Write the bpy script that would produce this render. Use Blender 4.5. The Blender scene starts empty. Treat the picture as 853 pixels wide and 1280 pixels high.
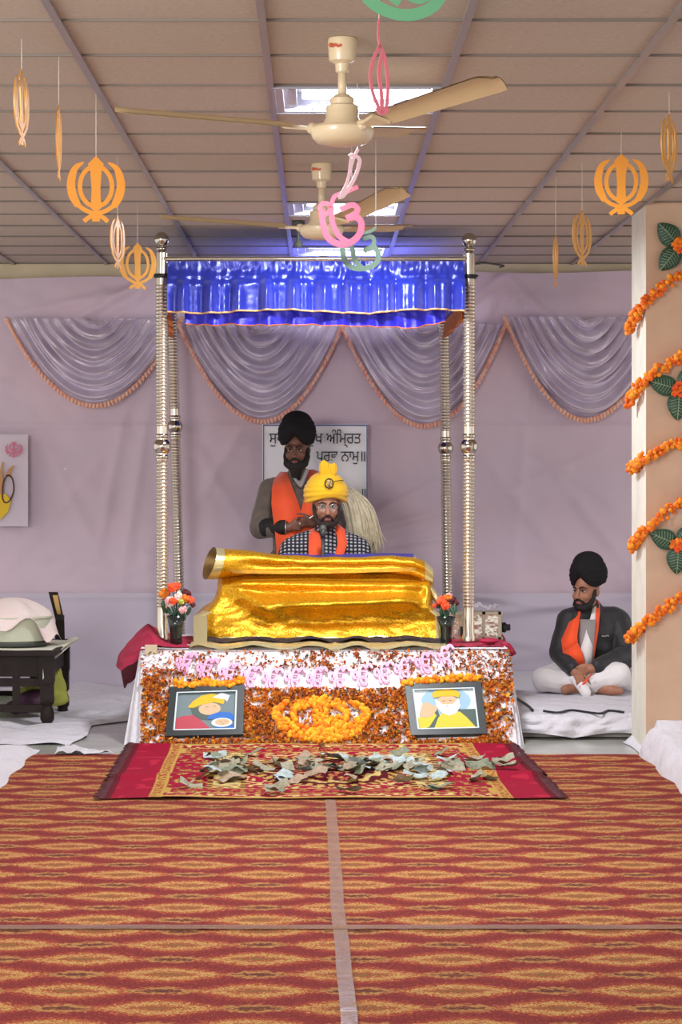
import bpy, bmesh, math, random
from mathutils import Vector, Matrix, Euler, noise
from mathutils.geometry import tessellate_polygon
V = Vector; PI = math.pi; TAU = 2*PI
R = random.Random(11)
# level camera at HC above the floor; a point seen at pixel (px, py) of the 853x1280 frame and at distance Y
F, CX, CY, HC, HT = 2900.0, 398.0, 583.0, 1.56, 2.98
def P(px, py, Y): return V(((px-CX)*Y/F, Y, HC-(py-CY)*Y/F))
scene = bpy.context.scene; col = scene.collection
def sm(a, b, x):
    t = min(1, max(0, (x-a)/(b-a))); return t*t*(3-2*t)
def lerp(a, b, t): return a+(b-a)*t
def interp(x, pts):
    if x <= pts[0][0]: return pts[0][1]
    for (a, p), (b, q) in zip(pts, pts[1:]):
        if x <= b: return p+(q-p)*(x-a)/(b-a)
    return pts[-1][1]
def nz(x, y, z=0.0): return noise.noise(V((x, y, z)))

# ------------------------------------------------------------------ materials
def lin(c):
    return tuple(((v/255)/12.92 if v/255 <= .04045 else ((v/255+.055)/1.055)**2.4) for v in c[:3])+(1.0,)
MATS = {}
def mat(name, c, rough=.6, metal=0, bump=None, var=None, sheen=0, emit=None, spec=.5, alpha=1, trans=0, coat=0):
    m = bpy.data.materials.new(name); m.use_nodes = True; MATS[name] = m
    nt = m.node_tree; b = nt.nodes['Principled BSDF']; N = nt.nodes.new; L = nt.links.new
    b.inputs['Base Color'].default_value = lin(c); b.inputs['Roughness'].default_value = rough
    b.inputs['Metallic'].default_value = metal; b.inputs['Specular IOR Level'].default_value = spec
    b.inputs['Sheen Weight'].default_value = sheen; b.inputs['Alpha'].default_value = alpha
    b.inputs['Transmission Weight'].default_value = trans; b.inputs['Coat Weight'].default_value = coat
    tc = N('ShaderNodeTexCoord')
    if var:                                            # (scale, second colour[, contrast])
        n = N('ShaderNodeTexNoise'); n.inputs['Scale'].default_value = var[0]; n.inputs['Detail'].default_value = 4
        L(tc.outputs['Object'], n.inputs['Vector'])
        r = N('ShaderNodeValToRGB'); k = var[2] if len(var) > 2 else .2
        r.color_ramp.elements[0].position = .5-k; r.color_ramp.elements[1].position = .5+k
        r.color_ramp.elements[0].color = lin(c); r.color_ramp.elements[1].color = lin(var[1])
        L(n.outputs['Fac'], r.inputs['Fac']); L(r.outputs['Color'], b.inputs['Base Color'])
    if bump:                                           # (scale, strength, distance)
        n2 = N('ShaderNodeTexNoise'); n2.inputs['Scale'].default_value = bump[0]; n2.inputs['Detail'].default_value = 5
        L(tc.outputs['Object'], n2.inputs['Vector'])
        bp = N('ShaderNodeBump'); bp.inputs['Strength'].default_value = bump[1]; bp.inputs['Distance'].default_value = bump[2]
        L(n2.outputs['Fac'], bp.inputs['Height']); L(bp.outputs['Normal'], b.inputs['Normal'])
    if emit:
        b.inputs['Emission Color'].default_value = lin(emit[0]); b.inputs['Emission Strength'].default_value = emit[1]
    return m
mat('marble', (176, 178, 172), .22, 0, None, (2.2, (140, 138, 130), .25))
mat('ceiling_tile', (196, 181, 166), .95, 0, (160, .25, .004), (55, (176, 162, 148), .3))
mat('grid_metal', (150, 146, 148), .35, .35)
mat('grid_dark', (120, 110, 102), .7)
mat('cream_paint', (214, 200, 168), .8, 0, (20, .15, .01), (4, (200, 186, 156)))
mat('wall_paint', (206, 196, 190), .9)
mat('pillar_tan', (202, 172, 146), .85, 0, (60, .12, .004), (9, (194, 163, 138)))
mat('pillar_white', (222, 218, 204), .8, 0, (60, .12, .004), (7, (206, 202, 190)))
mat('lavender', (200, 186, 202), .75, 0, (150, .12, .003), (1.1, (212, 186, 198), .25), .15)
mat('lavender_low', (198, 188, 203), .75, 0, (150, .12, .003), (1.3, (190, 180, 195), .3), .15)
mat('satin_lilac', (222, 212, 228), .33, .2, (9, .5, .02), (6, (198, 184, 204)), .3)
mat('fringe_peach', (236, 160, 128), .8, 0, None, (30, (232, 196, 176)))
mat('fringe_pink', (238, 200, 182), .8, 0, None, (24, (232, 150, 130)))
mat('white_sheet', (204, 201, 208), .8, 0, (6, .9, .05), None, .1)
mat('white_cloth', (224, 220, 223), .8, 0, (9, .25, .02))
mat('steel', (218, 208, 190), .24, .85)
mat('steel_ball', (196, 188, 174), .13, 1)
mat('black', (22, 21, 22), .6)
mat('turban_black', (30, 28, 31), .85, 0, (60, .2, .004), None, 0, None, .2)
mat('hair_black', (20, 16, 15), .75, 0, (120, .6, .006))
mat('hair_brown', (42, 28, 22), .75, 0, (120, .6, .006))
mat('skin', (172, 120, 94), .55, 0, None, (14, (156, 104, 80)))
mat('skin_dark', (122, 82, 66), .55, 0, None, (14, (108, 70, 56)))
mat('lips', (134, 78, 66), .5)
mat('eye_white', (206, 198, 190), .3)
mat('satin_blue', (26, 50, 188), .32, .25, (9, .2, .02), (4, (18, 34, 150)), .3, None, 1.0)
mat('satin_blue_dark', (30, 24, 196), .38, .15, (16, .4, .02), None, .2)
mat('orange_trim', (214, 120, 40), .6, 0, None, (60, (160, 80, 30)))
mat('gold_trim', (232, 180, 120), .5, .2)
mat('silver_gold', (232, 218, 160), .3, .6, (30, .4, .012))
mat('navy', (34, 32, 48), .7, 0, (90, .4, .006))
mat('purple_cloth', (74, 66, 160), .7, 0, (20, .2, .01))
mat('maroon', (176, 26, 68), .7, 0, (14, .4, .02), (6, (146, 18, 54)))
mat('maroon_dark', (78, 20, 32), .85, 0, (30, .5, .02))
mat('orange_cloth', (240, 88, 40), .75, 0, (18, .25, .012), (8, (228, 78, 34)), .2)
mat('orange_bright', (250, 84, 30), .75, 0, (18, .25, .012), None, .2)
mat('yellow_cloth', (240, 190, 20), .75, 0, (24, .25, .01), (9, (230, 176, 14)), .2)
mat('sweater', (104, 92, 84), .9, 0, (90, .6, .006), (18, (84, 74, 68)), .2)
mat('trousers_dark', (52, 46, 48), .9, 0, (40, .3, .006))
mat('jacket_black', (34, 34, 38), .62, 0, (16, .45, .02), None, .1)
mat('white_cotton', (230, 226, 226), .85, 0, (16, .4, .015))
mat('shirt_grey', (150, 144, 142), .85, 0, (30, .3, .01))
mat('wood_dark', (40, 30, 27), .6, 0, (30, .2, .004), (12, (30, 22, 20)), 0, None, .2)
mat('enamel', (196, 200, 178), .35, 0, None, (5, (184, 188, 168)))
mat('rim_dark', (60, 64, 60), .5)
mat('towel', (224, 212, 206), .9, 0, (70, .5, .006), (7, (226, 204, 200)))
mat('paper_sheet', (214, 214, 196), .8, 0, (10, .3, .01))
mat('lime_cloth', (176, 178, 80), .8, 0, (14, .4, .02))
mat('plum_cloth', (88, 56, 78), .8, 0, (14, .4, .02), (20, (70, 40, 60)))
mat('brass', (150, 120, 70), .35, .7)
mat('cream_enamel', (212, 192, 158), .38, 0, None, None, 0, None, .5, 1, 0, .3)
mat('cream_shade', (196, 172, 132), .45)
mat('red_print', (190, 80, 50), .6)
mat('tube_on', (255, 255, 255), .4, 0, None, None, 0, ((250, 250, 255), 5.0))
mat('tube_dim', (150, 150, 162), .5)
mat('louvre', (178, 178, 190), .4, .2)
mat('khanda_gold', (204, 144, 60), .42, .12)
mat('khanda_orange', (222, 144, 42), .4, .1)
mat('paper_pink', (212, 112, 128), .4)
mat('paper_red', (186, 62, 92), .45)
mat('paper_white_pink', (238, 200, 212), .22)
mat('paper_green', (62, 92, 72), .45)
mat('paper_mint', (96, 158, 118), .4)
mat('thread', (214, 205, 196), .7)
mat('letter_pink', (240, 178, 214), .5)
mat('frame_black', (34, 40, 40), .4)
mat('glass_dark', (70, 84, 82), .12)
mat('leaf_green', (34, 74, 52), .5, 0, (20, .3, .01))
mat('leaf_vein', (150, 170, 140), .5)
mat('petal_o', (216, 122, 34), .75); mat('petal_y', (226, 156, 44), .75); mat('petal_r', (176, 80, 36), .8)
mat('petal_b', (116, 66, 36), .85); mat('petal_g', (92, 84, 40), .85)
mat('mari_a', (248, 160, 18), .8, 0, (200, .8, .004)); mat('mari_b', (242, 132, 16), .8, 0, (200, .8, .004)); mat('mari_c', (250, 182, 34), .8, 0, (200, .8, .004))
mat('gar_a', (244, 132, 24), .8, 0, (200, .8, .004)); mat('gar_b', (228, 106, 24), .8, 0, (200, .8, .004)); mat('gar_c', (248, 156, 34), .8, 0, (200, .8, .004))
mat('flower_red', (236, 84, 40), .7); mat('flower_white', (236, 214, 206), .7); mat('flower_pink', (230, 170, 176), .7); mat('flower_wine', (90, 24, 34), .7); mat('flower_lime', (180, 184, 70), .7)
mat('vase_dark', (30, 38, 34), .14, 0, None, None, 0, None, .6)
mat('case_metal', (178, 170, 150), .35, .8, (14, .2, .01)); mat('case_panel', (216, 210, 196), .12, .85, (5, .5, .03))
mat('plastic', (230, 232, 236), .08, 0, (12, .8, .03), None, 0, None, .5, .35)
mat('tape', (146, 112, 94), .2, 0, (16, .5, .006), (14, (134, 100, 84)), 0, None, .5, .8)
mat('tape_grey', (150, 122, 114), .22, 0, (16, .5, .006), (14, (136, 108, 100)), 0, None, .5, .8)
mat('cable', (26, 26, 26), .5)
mat('poster_white', (206, 194, 206), .8); mat('banner_white', (246, 244, 248), .7); mat('ink', (24, 24, 28), .7); mat('border_blue', (98, 104, 150), .7)
mat('ink_pink', (206, 110, 140), .7); mat('ink_yellow', (224, 186, 40), .7); mat('ink_ochre', (190, 140, 90), .7); mat('ink_brown', (84, 54, 44), .7)
mat('mic_grey', (74, 80, 78), .45, .5); mat('mic_mesh', (96, 104, 98), .5, .6, (300, .8, .003))
mat('whisk_hair', (214, 204, 178), .7, 0, (60, .4, .006), (30, (190, 178, 150)))
mat('silver', (200, 198, 190), .25, .9)
mat('lens', (220, 220, 220), .05, 0, None, None, 0, None, .5, .12)
for n, c in dict(pic_grey=(112, 128, 132), pic_blue=(150, 186, 208), pic_pale=(206, 220, 224), pic_yellow=(224, 178, 34), pic_gold=(206, 196, 60),
                 pic_skin=(206, 176, 140), pic_white=(234, 232, 228), pic_red=(180, 70, 84), pic_azure=(52, 108, 190), pic_slate=(80, 96, 92), pic_line=(108, 76, 60),
                 note_a=(170, 166, 140), note_b=(140, 146, 120), note_c=(188, 204, 204), note_d=(180, 154, 128)).items():
    mat(n, c, .75, 0, None, (60, tuple(int(v*.8) for v in c)) if n.startswith('note') else None)

def node_mat(name, rough, build):
    m = bpy.data.materials.new(name); m.use_nodes = True; MATS[name] = m
    nt = m.node_tree; b = nt.nodes['Principled BSDF']; b.inputs['Roughness'].default_value = rough
    class G:
        def N(s, t, **k):
            n = nt.nodes.new(t)
            for a, v in k.items(): setattr(n, a, v)
            return n
        def M(s, op, a, b_=None, c=None):
            n = s.N('ShaderNodeMath', operation=op)
            for i, v in enumerate((a, b_, c)):
                if v is None: continue
                if isinstance(v, (int, float)): n.inputs[i].default_value = v
                else: nt.links.new(v, n.inputs[i])
            return n.outputs[0]
        def ramp(s, fac, stops, mode='LINEAR'):
            r = s.N('ShaderNodeValToRGB'); e = r.color_ramp.elements; r.color_ramp.interpolation = mode
            while len(e) < len(stops): e.new(.5)
            for el, (p, c) in zip(e, stops): el.position = p; el.color = lin(c)
            nt.links.new(fac, r.inputs['Fac']); return r.outputs['Color']
        def mix(s, f, a, c):
            n = s.N('ShaderNodeMix', data_type='RGBA')
            nt.links.new(f, n.inputs[0])
            for v, i in ((a, 6), (c, 7)):
                if isinstance(v, tuple): n.inputs[i].default_value = lin(v)
                else: nt.links.new(v, n.inputs[i])
            return n.outputs[2]
        def noise(s, vec, scale, detail=3):
            n = s.N('ShaderNodeTexNoise'); n.inputs['Scale'].default_value = scale; n.inputs['Detail'].default_value = detail
            nt.links.new(vec, n.inputs['Vector']); return n.outputs['Fac']
        link = staticmethod(nt.links.new)
    g = G(); g.b = b; g.nt = nt
    g.co = g.N('ShaderNodeTexCoord').outputs['Object']
    build(g); return m

def carpet_nodes(g):                                     # ikat lozenges, large and small ones by turns
    warp = g.N('ShaderNodeVectorMath', operation='ADD')
    nzv = g.N('ShaderNodeTexNoise'); nzv.inputs['Scale'].default_value = 55; nzv.inputs['Detail'].default_value = 3
    g.link(g.co, nzv.inputs['Vector'])
    sc = g.N('ShaderNodeVectorMath', operation='MULTIPLY_ADD'); g.link(nzv.outputs['Color'], sc.inputs[0])
    sc.inputs[1].default_value = (.16, .07, 0); sc.inputs[2].default_value = (-.08, -.035, 0)
    g.link(g.co, warp.inputs[0]); g.link(sc.outputs[0], warp.inputs[1])
    s = g.N('ShaderNodeSeparateXYZ'); g.link(warp.outputs[0], s.inputs[0])
    x, y = s.outputs[0], s.outputs[1]
    def field(ox, oy, w, h, ax=.55, ay=.44):
        fx = g.M('SUBTRACT', g.M('MODULO', g.M('ADD', x, 50*ax+ox), ax), ax/2)
        fy = g.M('SUBTRACT', g.M('MODULO', g.M('ADD', y, 50*ay+oy), ay), ay/2)
        return g.M('ADD', g.M('POWER', g.M('ABSOLUTE', g.M('DIVIDE', fx, w)), 1.5), g.M('ABSOLUTE', g.M('DIVIDE', fy, h)))
    big = g.M('MINIMUM', field(0, 0, .235, .135), field(.275, .22, .235, .135))
    small = g.M('MINIMUM', field(.275, 0, .13, .06), field(0, .22, .13, .06))
    grain = g.noise(g.co, 150, 2)
    grain2 = g.noise(g.co, 70, 3)
    eb = g.M('ADD', big, g.M('MULTIPLY', g.M('SUBTRACT', grain, .5), 1.15))
    es = g.M('ADD', small, g.M('MULTIPLY', g.M('SUBTRACT', grain2, .5), .8))
    cb = g.ramp(eb, [(0, (99, 106, 54)), (.11, (136, 67, 45)), (.28, (157, 82, 49)), (.39, (188, 159, 96)), (.53, (185, 151, 88)), (.62, (165, 86, 51)), (.82, (139, 53, 44)), (.97, (112, 37, 40))])
    cs = g.ramp(es, [(0, (76, 46, 39)), (.35, (102, 58, 44)), (.55, (170, 138, 81)), (.8, (160, 100, 60)), (1, (135, 51, 44))])
    mk = g.M('LESS_THAN', es, 1.0)
    body = g.mix(mk, cb, cs)
    sp = g.M('GREATER_THAN', g.noise(g.co, 120, 2), .56)
    body = g.mix(g.M('MULTIPLY', sp, .5), body, (154, 77, 51))
    sp2 = g.M('LESS_THAN', g.noise(g.co, 100, 2), .42)
    body = g.mix(g.M('MULTIPLY', sp2, .45), body, (115, 44, 44))
    g.link(body, g.b.inputs['Base Color'])
    bp = g.N('ShaderNodeBump'); bp.inputs['Strength'].default_value = .5; bp.inputs['Distance'].default_value = .004
    g.link(grain, bp.inputs['Height']); g.link(bp.outputs[0], g.b.inputs['Normal'])
    g.b.inputs['Specular IOR Level'].default_value = .15
node_mat('carpet', .95, carpet_nodes)

def check_nodes(g):                                      # small black-and-white check
    s = g.N('ShaderNodeSeparateXYZ'); g.link(g.co, s.inputs[0])
    fx = g.M('GREATER_THAN', g.M('FRACT', g.M('MULTIPLY', s.outputs[0], 38)), .5)
    fz = g.M('GREATER_THAN', g.M('FRACT', g.M('MULTIPLY', g.M('ADD', s.outputs[2], g.M('MULTIPLY', s.outputs[1], .5)), 38)), .5)
    a = g.M('ADD', fx, fz)
    c = g.ramp(g.M('DIVIDE', a, 2), [(0, (176, 174, 178)), (.4, (46, 47, 58)), (.9, (18, 19, 28))], 'CONSTANT')
    g.link(c, g.b.inputs['Base Color'])
node_mat('check_shirt', .85, check_nodes)

def brocade_nodes(g):                                    # gold brocade
    v = g.N('ShaderNodeTexVoronoi'); v.inputs['Scale'].default_value = 90; g.link(g.co, v.inputs['Vector'])
    n = g.noise(g.co, 70, 3)
    c = g.ramp(g.M('ADD', g.M('MULTIPLY', v.outputs['Distance'], .5), g.M('MULTIPLY', n, .5)), [(.2, (240, 196, 40)), (.5, (226, 166, 26)), (.8, (190, 120, 22))])
    g.link(c, g.b.inputs['Base Color']); g.b.inputs['Metallic'].default_value = .6
    bp = g.N('ShaderNodeBump'); bp.inputs['Strength'].default_value = .35; bp.inputs['Distance'].default_value = .004
    g.link(v.outputs['Distance'], bp.inputs['Height']); g.link(bp.outputs[0], g.b.inputs['Normal'])
node_mat('brocade', .38, brocade_nodes)

def attr_nodes(g):                                       # woven pattern held in the mesh's own colour layer
    a = g.N('ShaderNodeVertexColor'); a.layer_name = 'weave'
    n = g.noise(g.co, 130, 2)
    c = g.mix(g.M('MULTIPLY', g.M('GREATER_THAN', n, .58), .25), a.outputs['Color'], (96, 30, 34))
    g.link(c, g.b.inputs['Base Color']); g.b.inputs['Specular IOR Level'].default_value = .1
    bp = g.N('ShaderNodeBump'); bp.inputs['Strength'].default_value = .4; bp.inputs['Distance'].default_value = .004
    g.link(n, bp.inputs['Height']); g.link(bp.outputs[0], g.b.inputs['Normal'])
node_mat('rug_weave', .85, attr_nodes)

# ------------------------------------------------------------------ mesh building
WM = {}
def sphere_vf(nu, nv):
    vs = [V((0, 0, 1))]; fs = []
    for j in range(1, nv):
        t = PI*j/nv
        for i in range(nu):
            a = TAU*i/nu; vs.append(V((math.sin(t)*math.cos(a), math.sin(t)*math.sin(a), math.cos(t))))
    vs.append(V((0, 0, -1)))
    for i in range(nu): fs.append((0, 1+i, 1+(i+1) % nu))
    for j in range(nv-2):
        for i in range(nu):
            a = 1+j*nu+i; b = 1+j*nu+(i+1) % nu; fs.append((a, a+nu, b+nu, b))
    e = len(vs)-1; o = 1+(nv-2)*nu
    for i in range(nu): fs.append((o+i, e, o+(i+1) % nu))
    return vs, fs
class MB:
    def __init__(s): s.v = []; s.f = []; s.m = []
    def add(s, vs, fs, mi=0):
        o = len(s.v); s.v += [V(p) for p in vs]; s.f += [tuple(i+o for i in f) for f in fs]; s.m += [mi]*len(fs); return s
    def box(s, c, size, rot=None, mi=0, taper=1):
        c = V(c); h = V(size)/2; M = Euler(rot).to_matrix() if rot else Matrix.Identity(3)
        vs = [c+M @ V((x*h.x*(taper if z > 0 else 1), y*h.y*(taper if z > 0 else 1), z*h.z)) for z in (-1, 1) for y in (-1, 1) for x in (-1, 1)]
        return s.add(vs, [(0, 2, 3, 1), (4, 5, 7, 6), (0, 1, 5, 4), (2, 6, 7, 3), (0, 4, 6, 2), (1, 3, 7, 5)], mi)
    def tube(s, pts, r, n=8, mi=0, closed=False):
        pts = [V(p) for p in pts]; k = len(pts); rr = r if isinstance(r, (list, tuple)) else [r]*k
        vs = []; up = None
        for i, p in enumerate(pts):
            if closed: d = pts[(i+1) % k]-pts[i-1]
            else: d = pts[min(i+1, k-1)]-pts[max(i-1, 0)]
            d = d.normalized() if d.length > 1e-9 else V((0, 0, 1))
            if up is None: up = V((0, 0, 1)) if abs(d.z) < .9 else V((0, 1, 0))
            sx = d.cross(up)
            if sx.length < 1e-4: sx = d.cross(V((1, 0, 0)))
            sx.normalize(); up = sx.cross(d).normalized()
            for j in range(n):
                a = TAU*j/n; vs.append(p+(sx*math.cos(a)+up*math.sin(a))*rr[i])
        fs = []
        for i in range(k if closed else k-1):
            for j in range(n):
                a = i*n+j; b = i*n+(j+1) % n; i2 = (i+1) % k
                fs.append((a, b, i2*n+(j+1) % n, i2*n+j))
        if not closed: fs += [tuple(range(n))[::-1], tuple((k-1)*n+j for j in range(n))]
        return s.add(vs, fs, mi)
    def lathe(s, prof, c=(0, 0, 0), n=16, mi=0, M=None, capped=True):
        c = V(c); vs = []; k = len(prof)
        for r, z in prof:
            for j in range(n):
                a = TAU*j/n; p = V((r*math.cos(a), r*math.sin(a), z)); vs.append(c+(M @ p if M else p))
        fs = [(i*n+j, i*n+(j+1) % n, (i+1)*n+(j+1) % n, (i+1)*n+j) for i in range(k-1) for j in range(n)]
        if capped: fs += [tuple(range(n))[::-1], tuple((k-1)*n+j for j in range(n))]
        return s.add(vs, fs, mi)
    def grid(s, fn, nu, nv, mi=0, wrap=False, mfn=None):
        vs = [fn(i/nu, j/nv) for j in range(nv+1) for i in range(nu+(0 if wrap else 1))]
        w = nu if wrap else nu+1; o = len(s.v); s.v += [V(p) for p in vs]
        for j in range(nv):
            for i in range(nu):
                i2 = (i+1) % w
                s.f.append((o+j*w+i, o+j*w+i2, o+(j+1)*w+i2, o+(j+1)*w+i)); s.m.append(mfn((i+.5)/nu, (j+.5)/nv) if mfn else mi)
        return s
    def ell(s, c, r, rot=None, nu=16, nv=10, mi=0, fn=None):
        vs, fs = sphere_vf(nu, nv); r = V(r) if not isinstance(r, (int, float)) else V((r, r, r)); c = V(c)
        M = Euler(rot).to_matrix() if rot else Matrix.Identity(3); out = []
        for p in vs:
            k = fn(p) if fn else 1
            out.append(c+M @ V((p.x*r.x*k, p.y*r.y*k, p.z*r.z*k)))
        return s.add(out, fs, mi)
    def cap(s, p0, r0, p1, r1, n=12, mi=0):
        p0, p1 = V(p0), V(p1); d = p1-p0; L = d.length
        if L < 1e-6: return s.ell(p0, max(r0, r1), mi=mi)
        d /= L; pts = []; rr = []
        for k in range(5):
            a = PI/2*(k+.25)/5; pts.append(p0-d*r0*math.cos(a)); rr.append(r0*math.sin(a))
        pts += [p0, p0.lerp(p1, .5), p1]; rr += [r0, (r0+r1)/2, r1]
        for k in range(5):
            a = PI/2*(4.75-k)/5; pts.append(p1+d*r1*math.cos(a)); rr.append(r1*math.sin(a))
        return s.tube(pts, rr, n, mi)
    def chain(s, pr, mi=0):
        for (a, ra), (b, rb) in zip(pr, pr[1:]): s.cap(a, ra, b, rb, mi=mi)
        return s
    def ribbon(s, pts, w, M=None, depth=.004, mi=0, closed=False, ends=True):        # flat stroke in a plane, M: (x, y, depth) -> world
        pts = [V((p[0], p[1])) for p in pts]; k = len(pts); ww = w if isinstance(w, (list, tuple)) else [w]*k
        vs = []
        for i, p in enumerate(pts):
            d = (pts[(i+1) % k]-pts[i-1]) if closed else pts[min(i+1, k-1)]-pts[max(i-1, 0)]
            d.normalize(); n = V((-d.y, d.x))*ww[i]/2
            for q in (p+n, p-n):
                for zz in (depth/2, -depth/2): vs.append(V((q.x, q.y, zz)))
        fs = []
        for i in range(k if closed else k-1):
            a = i*4; b = ((i+1) % k)*4
            fs += [(a, b, b+2, a+2), (a+1, a+3, b+3, b+1), (a, a+1, b+1, b), (a+2, b+2, b+3, a+3)]
        if not closed: fs += [(0, 2, 3, 1), (4*k-4, 4*k-3, 4*k-1, 4*k-2)]
        return s.add([M @ p if M else p for p in vs], fs, mi)
    def poly(s, pts, M=None, depth=.004, mi=0, z0=0):
        k = len(pts); vs = [V((p[0], p[1], z0+depth/2)) for p in pts]+[V((p[0], p[1], z0-depth/2)) for p in pts]
        fs = [tuple(range(k)), tuple(range(2*k-1, k-1, -1))]+[(i, i+k, (i+1) % k+k, (i+1) % k) for i in range(k)]
        return s.add([M @ p if M else p for p in vs], fs, mi)
    def band(s, pts, side, thick=.01, mi=0):                                             # strip of cloth: centre points, half-width vectors
        k = len(pts); vs = []
        for i in range(k):
            p = V(pts[i]); h = V(side[i]) if isinstance(side[0], (list, tuple, Vector)) else V(side)
            d = V(pts[min(i+1, k-1)])-V(pts[max(i-1, 0)]); n = d.cross(h).normalized()*thick/2
            vs += [p-h+n, p+h+n, p+h-n, p-h-n]
        fs = [(i*4+j, i*4+(j+1) % 4, i*4+4+(j+1) % 4, i*4+4+j) for i in range(k-1) for j in range(4)]
        fs += [(3, 2, 1, 0), (4*k-4, 4*k-3, 4*k-2, 4*k-1)]
        return s.add(vs, fs, mi)
    def mesh(s, name, X=None):
        me = bpy.data.meshes.new(name); vs = [(X @ p) if X else p for p in s.v]
        me.from_pydata([tuple(p) for p in vs], [], s.f)
        me.polygons.foreach_set('material_index', s.m); me.update(); return me
    def build(s, name, mats, parent=None, smooth=True, local=False, fix=True, angle=None):
        return finish(s, name, mats, parent, smooth, local, fix, angle)
def finish(mb, name, mats, parent=None, smooth=True, local=False, fix=True, angle=None, me=None):
    if isinstance(mats, str): mats = [mats]
    off = None
    if parent is None:
        vs = mb.v; off = V((sum(p.x for p in vs)/len(vs), sum(p.y for p in vs)/len(vs), min(p.z for p in vs)))
        X = Matrix.Translation(-off); W = Matrix.Translation(off)
    else:
        W = WM[parent.name]; X = Matrix.Identity(4) if local else W.inverted()
    if me is None: me = mb.mesh(name, X)
    if fix:
        bm = bmesh.new(); bm.from_mesh(me); bmesh.ops.recalc_face_normals(bm, faces=bm.faces); bm.to_mesh(me); bm.free()
    for m in mats: me.materials.append(MATS[m])
    if smooth:
        me.polygons.foreach_set('use_smooth', [True]*len(me.polygons))
        if angle is not None: me.set_sharp_from_angle(angle=math.radians(angle))
    o = bpy.data.objects.new(name, me); col.objects.link(o)
    if parent is None: o.location = off
    else: o.parent = parent
    WM[o.name] = W; return o
def blob(mb, name, m, parent, voxel=.008, smooth=3, deform=None, fac=.5):              # one continuous skin over overlapping solids
    me = mb.mesh('tmp'); ob = bpy.data.objects.new('tmp', me); col.objects.link(ob)
    r = ob.modifiers.new('r', 'REMESH'); r.mode = 'VOXEL'; r.voxel_size = voxel
    if smooth:
        q = ob.modifiers.new('s', 'SMOOTH'); q.iterations = smooth; q.factor = fac
    dg = bpy.context.evaluated_depsgraph_get(); me2 = bpy.data.meshes.new_from_object(ob.evaluated_get(dg)); me2.name = name
    bpy.data.objects.remove(ob); bpy.data.meshes.remove(me)
    if deform:
        for vv in me2.vertices: vv.co = deform(vv.co.copy())
    me2.materials.clear()
    return finish(None, name, m, parent, True, True, False, None, me2)
def tag(o, label=None, cat=None, group=None, kind=None):
    if label: o['label'] = label
    if cat: o['category'] = cat
    if group: o['group'] = group
    if kind: o['kind'] = kind
    return o
def thing(name, label, cat, loc=(0, 0, 0), group=None, rot=(0, 0, 0)):
    o = bpy.data.objects.new(name, None); col.objects.link(o); o.location = loc; o.rotation_euler = rot
    o.empty_display_size = .1
    WM[o.name] = Matrix.LocRotScale(V(loc), Euler(rot), None); return tag(o, label, cat, group)
def text_mesh(s, width, name='text', height=None):                                       # the lettering as outlines, scaled to a width, centred
    c = bpy.data.curves.new('t', 'FONT'); c.body = s
    o = bpy.data.objects.new('t', c); col.objects.link(o)
    dg = bpy.context.evaluated_depsgraph_get(); cu = o.evaluated_get(dg).to_curve(dg)
    loops = []
    for sp in cu.splines:
        bp = sp.bezier_points; n = len(bp); L = []
        for a in range(n):
            p, q = bp[a], bp[(a+1) % n]; st = max(2, min(6, int((q.co-p.co).length*40)))
            p0, p1, p2, p3 = p.co, p.handle_right, q.handle_left, q.co
            if (p1-p0).cross(p3-p0).length+(p2-p0).cross(p3-p0).length < 1e-7: st = 1
            for k in range(st):
                t = k/st; L.append(p0*(1-t)**3+p1*3*t*(1-t)**2+p2*3*t*t*(1-t)+p3*t**3)
        if len(L) > 2: loops.append([V((v.x, v.y, 0)) for v in L])
    bpy.data.objects.remove(o); bpy.data.curves.remove(c)
    ar = lambda L: sum(a.x*b.y-b.x*a.y for a, b in zip(L, L[1:]+L[:1]))
    def inside(p, L):
        r = False
        for a, b in zip(L, L[1:]+L[:1]):
            if (a.y > p.y) != (b.y > p.y) and p.x < (b.x-a.x)*(p.y-a.y)/(b.y-a.y)+a.x: r = not r
        return r
    sg = 1 if ar(max(loops, key=lambda L: abs(ar(L)))) > 0 else -1
    outer = [L for L in loops if ar(L)*sg > 0]; holes = [L for L in loops if ar(L)*sg <= 0]
    al = [v for L in loops for v in L]; x0 = min(v.x for v in al); x1 = max(v.x for v in al); y0 = min(v.y for v in al); y1 = max(v.y for v in al)
    kx = width/(x1-x0); ky = kx if height is None else height/(y1-y0)
    vs = []; fs = []; rims = []
    for L in outer:
        grp = [L]+[h for h in holes if inside(h[0], L) and abs(ar(h)) < abs(ar(L)) and abs(ar(L)) == min(abs(ar(q)) for q in outer if inside(h[0], q) and abs(ar(q)) > abs(ar(h)))]
        flat = [v for g in grp for v in g]; b = len(vs)
        for t in tessellate_polygon(grp):
            a_, b_, c_ = (flat[i] for i in t)
            fs.append(tuple(i+b for i in t) if (b_-a_).cross(c_-a_).z > 0 else tuple(i+b for i in t[::-1]))
        vs += flat; e = b
        for g in grp: rims.append(list(range(e, e+len(g)))); e += len(g)
    return [V(((v.x-(x0+x1)/2)*kx, (v.y-(y0+y1)/2)*ky, 0)) for v in vs], fs, rims
def add_text(mb, s, width, M, depth=.002, mi=0, height=None):
    vs, fs, rims = text_mesh(s, width, height=height); n = len(vs)
    side = [(a, b, b+n, a+n) for r in rims for a, b in zip(r, r[1:]+r[:1])]
    mb.add([M @ (p+V((0, 0, depth/2))) for p in vs]+[M @ (p-V((0, 0, depth/2))) for p in vs], fs+[tuple(i+n for i in f[::-1]) for f in fs]+side, mi)
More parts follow.
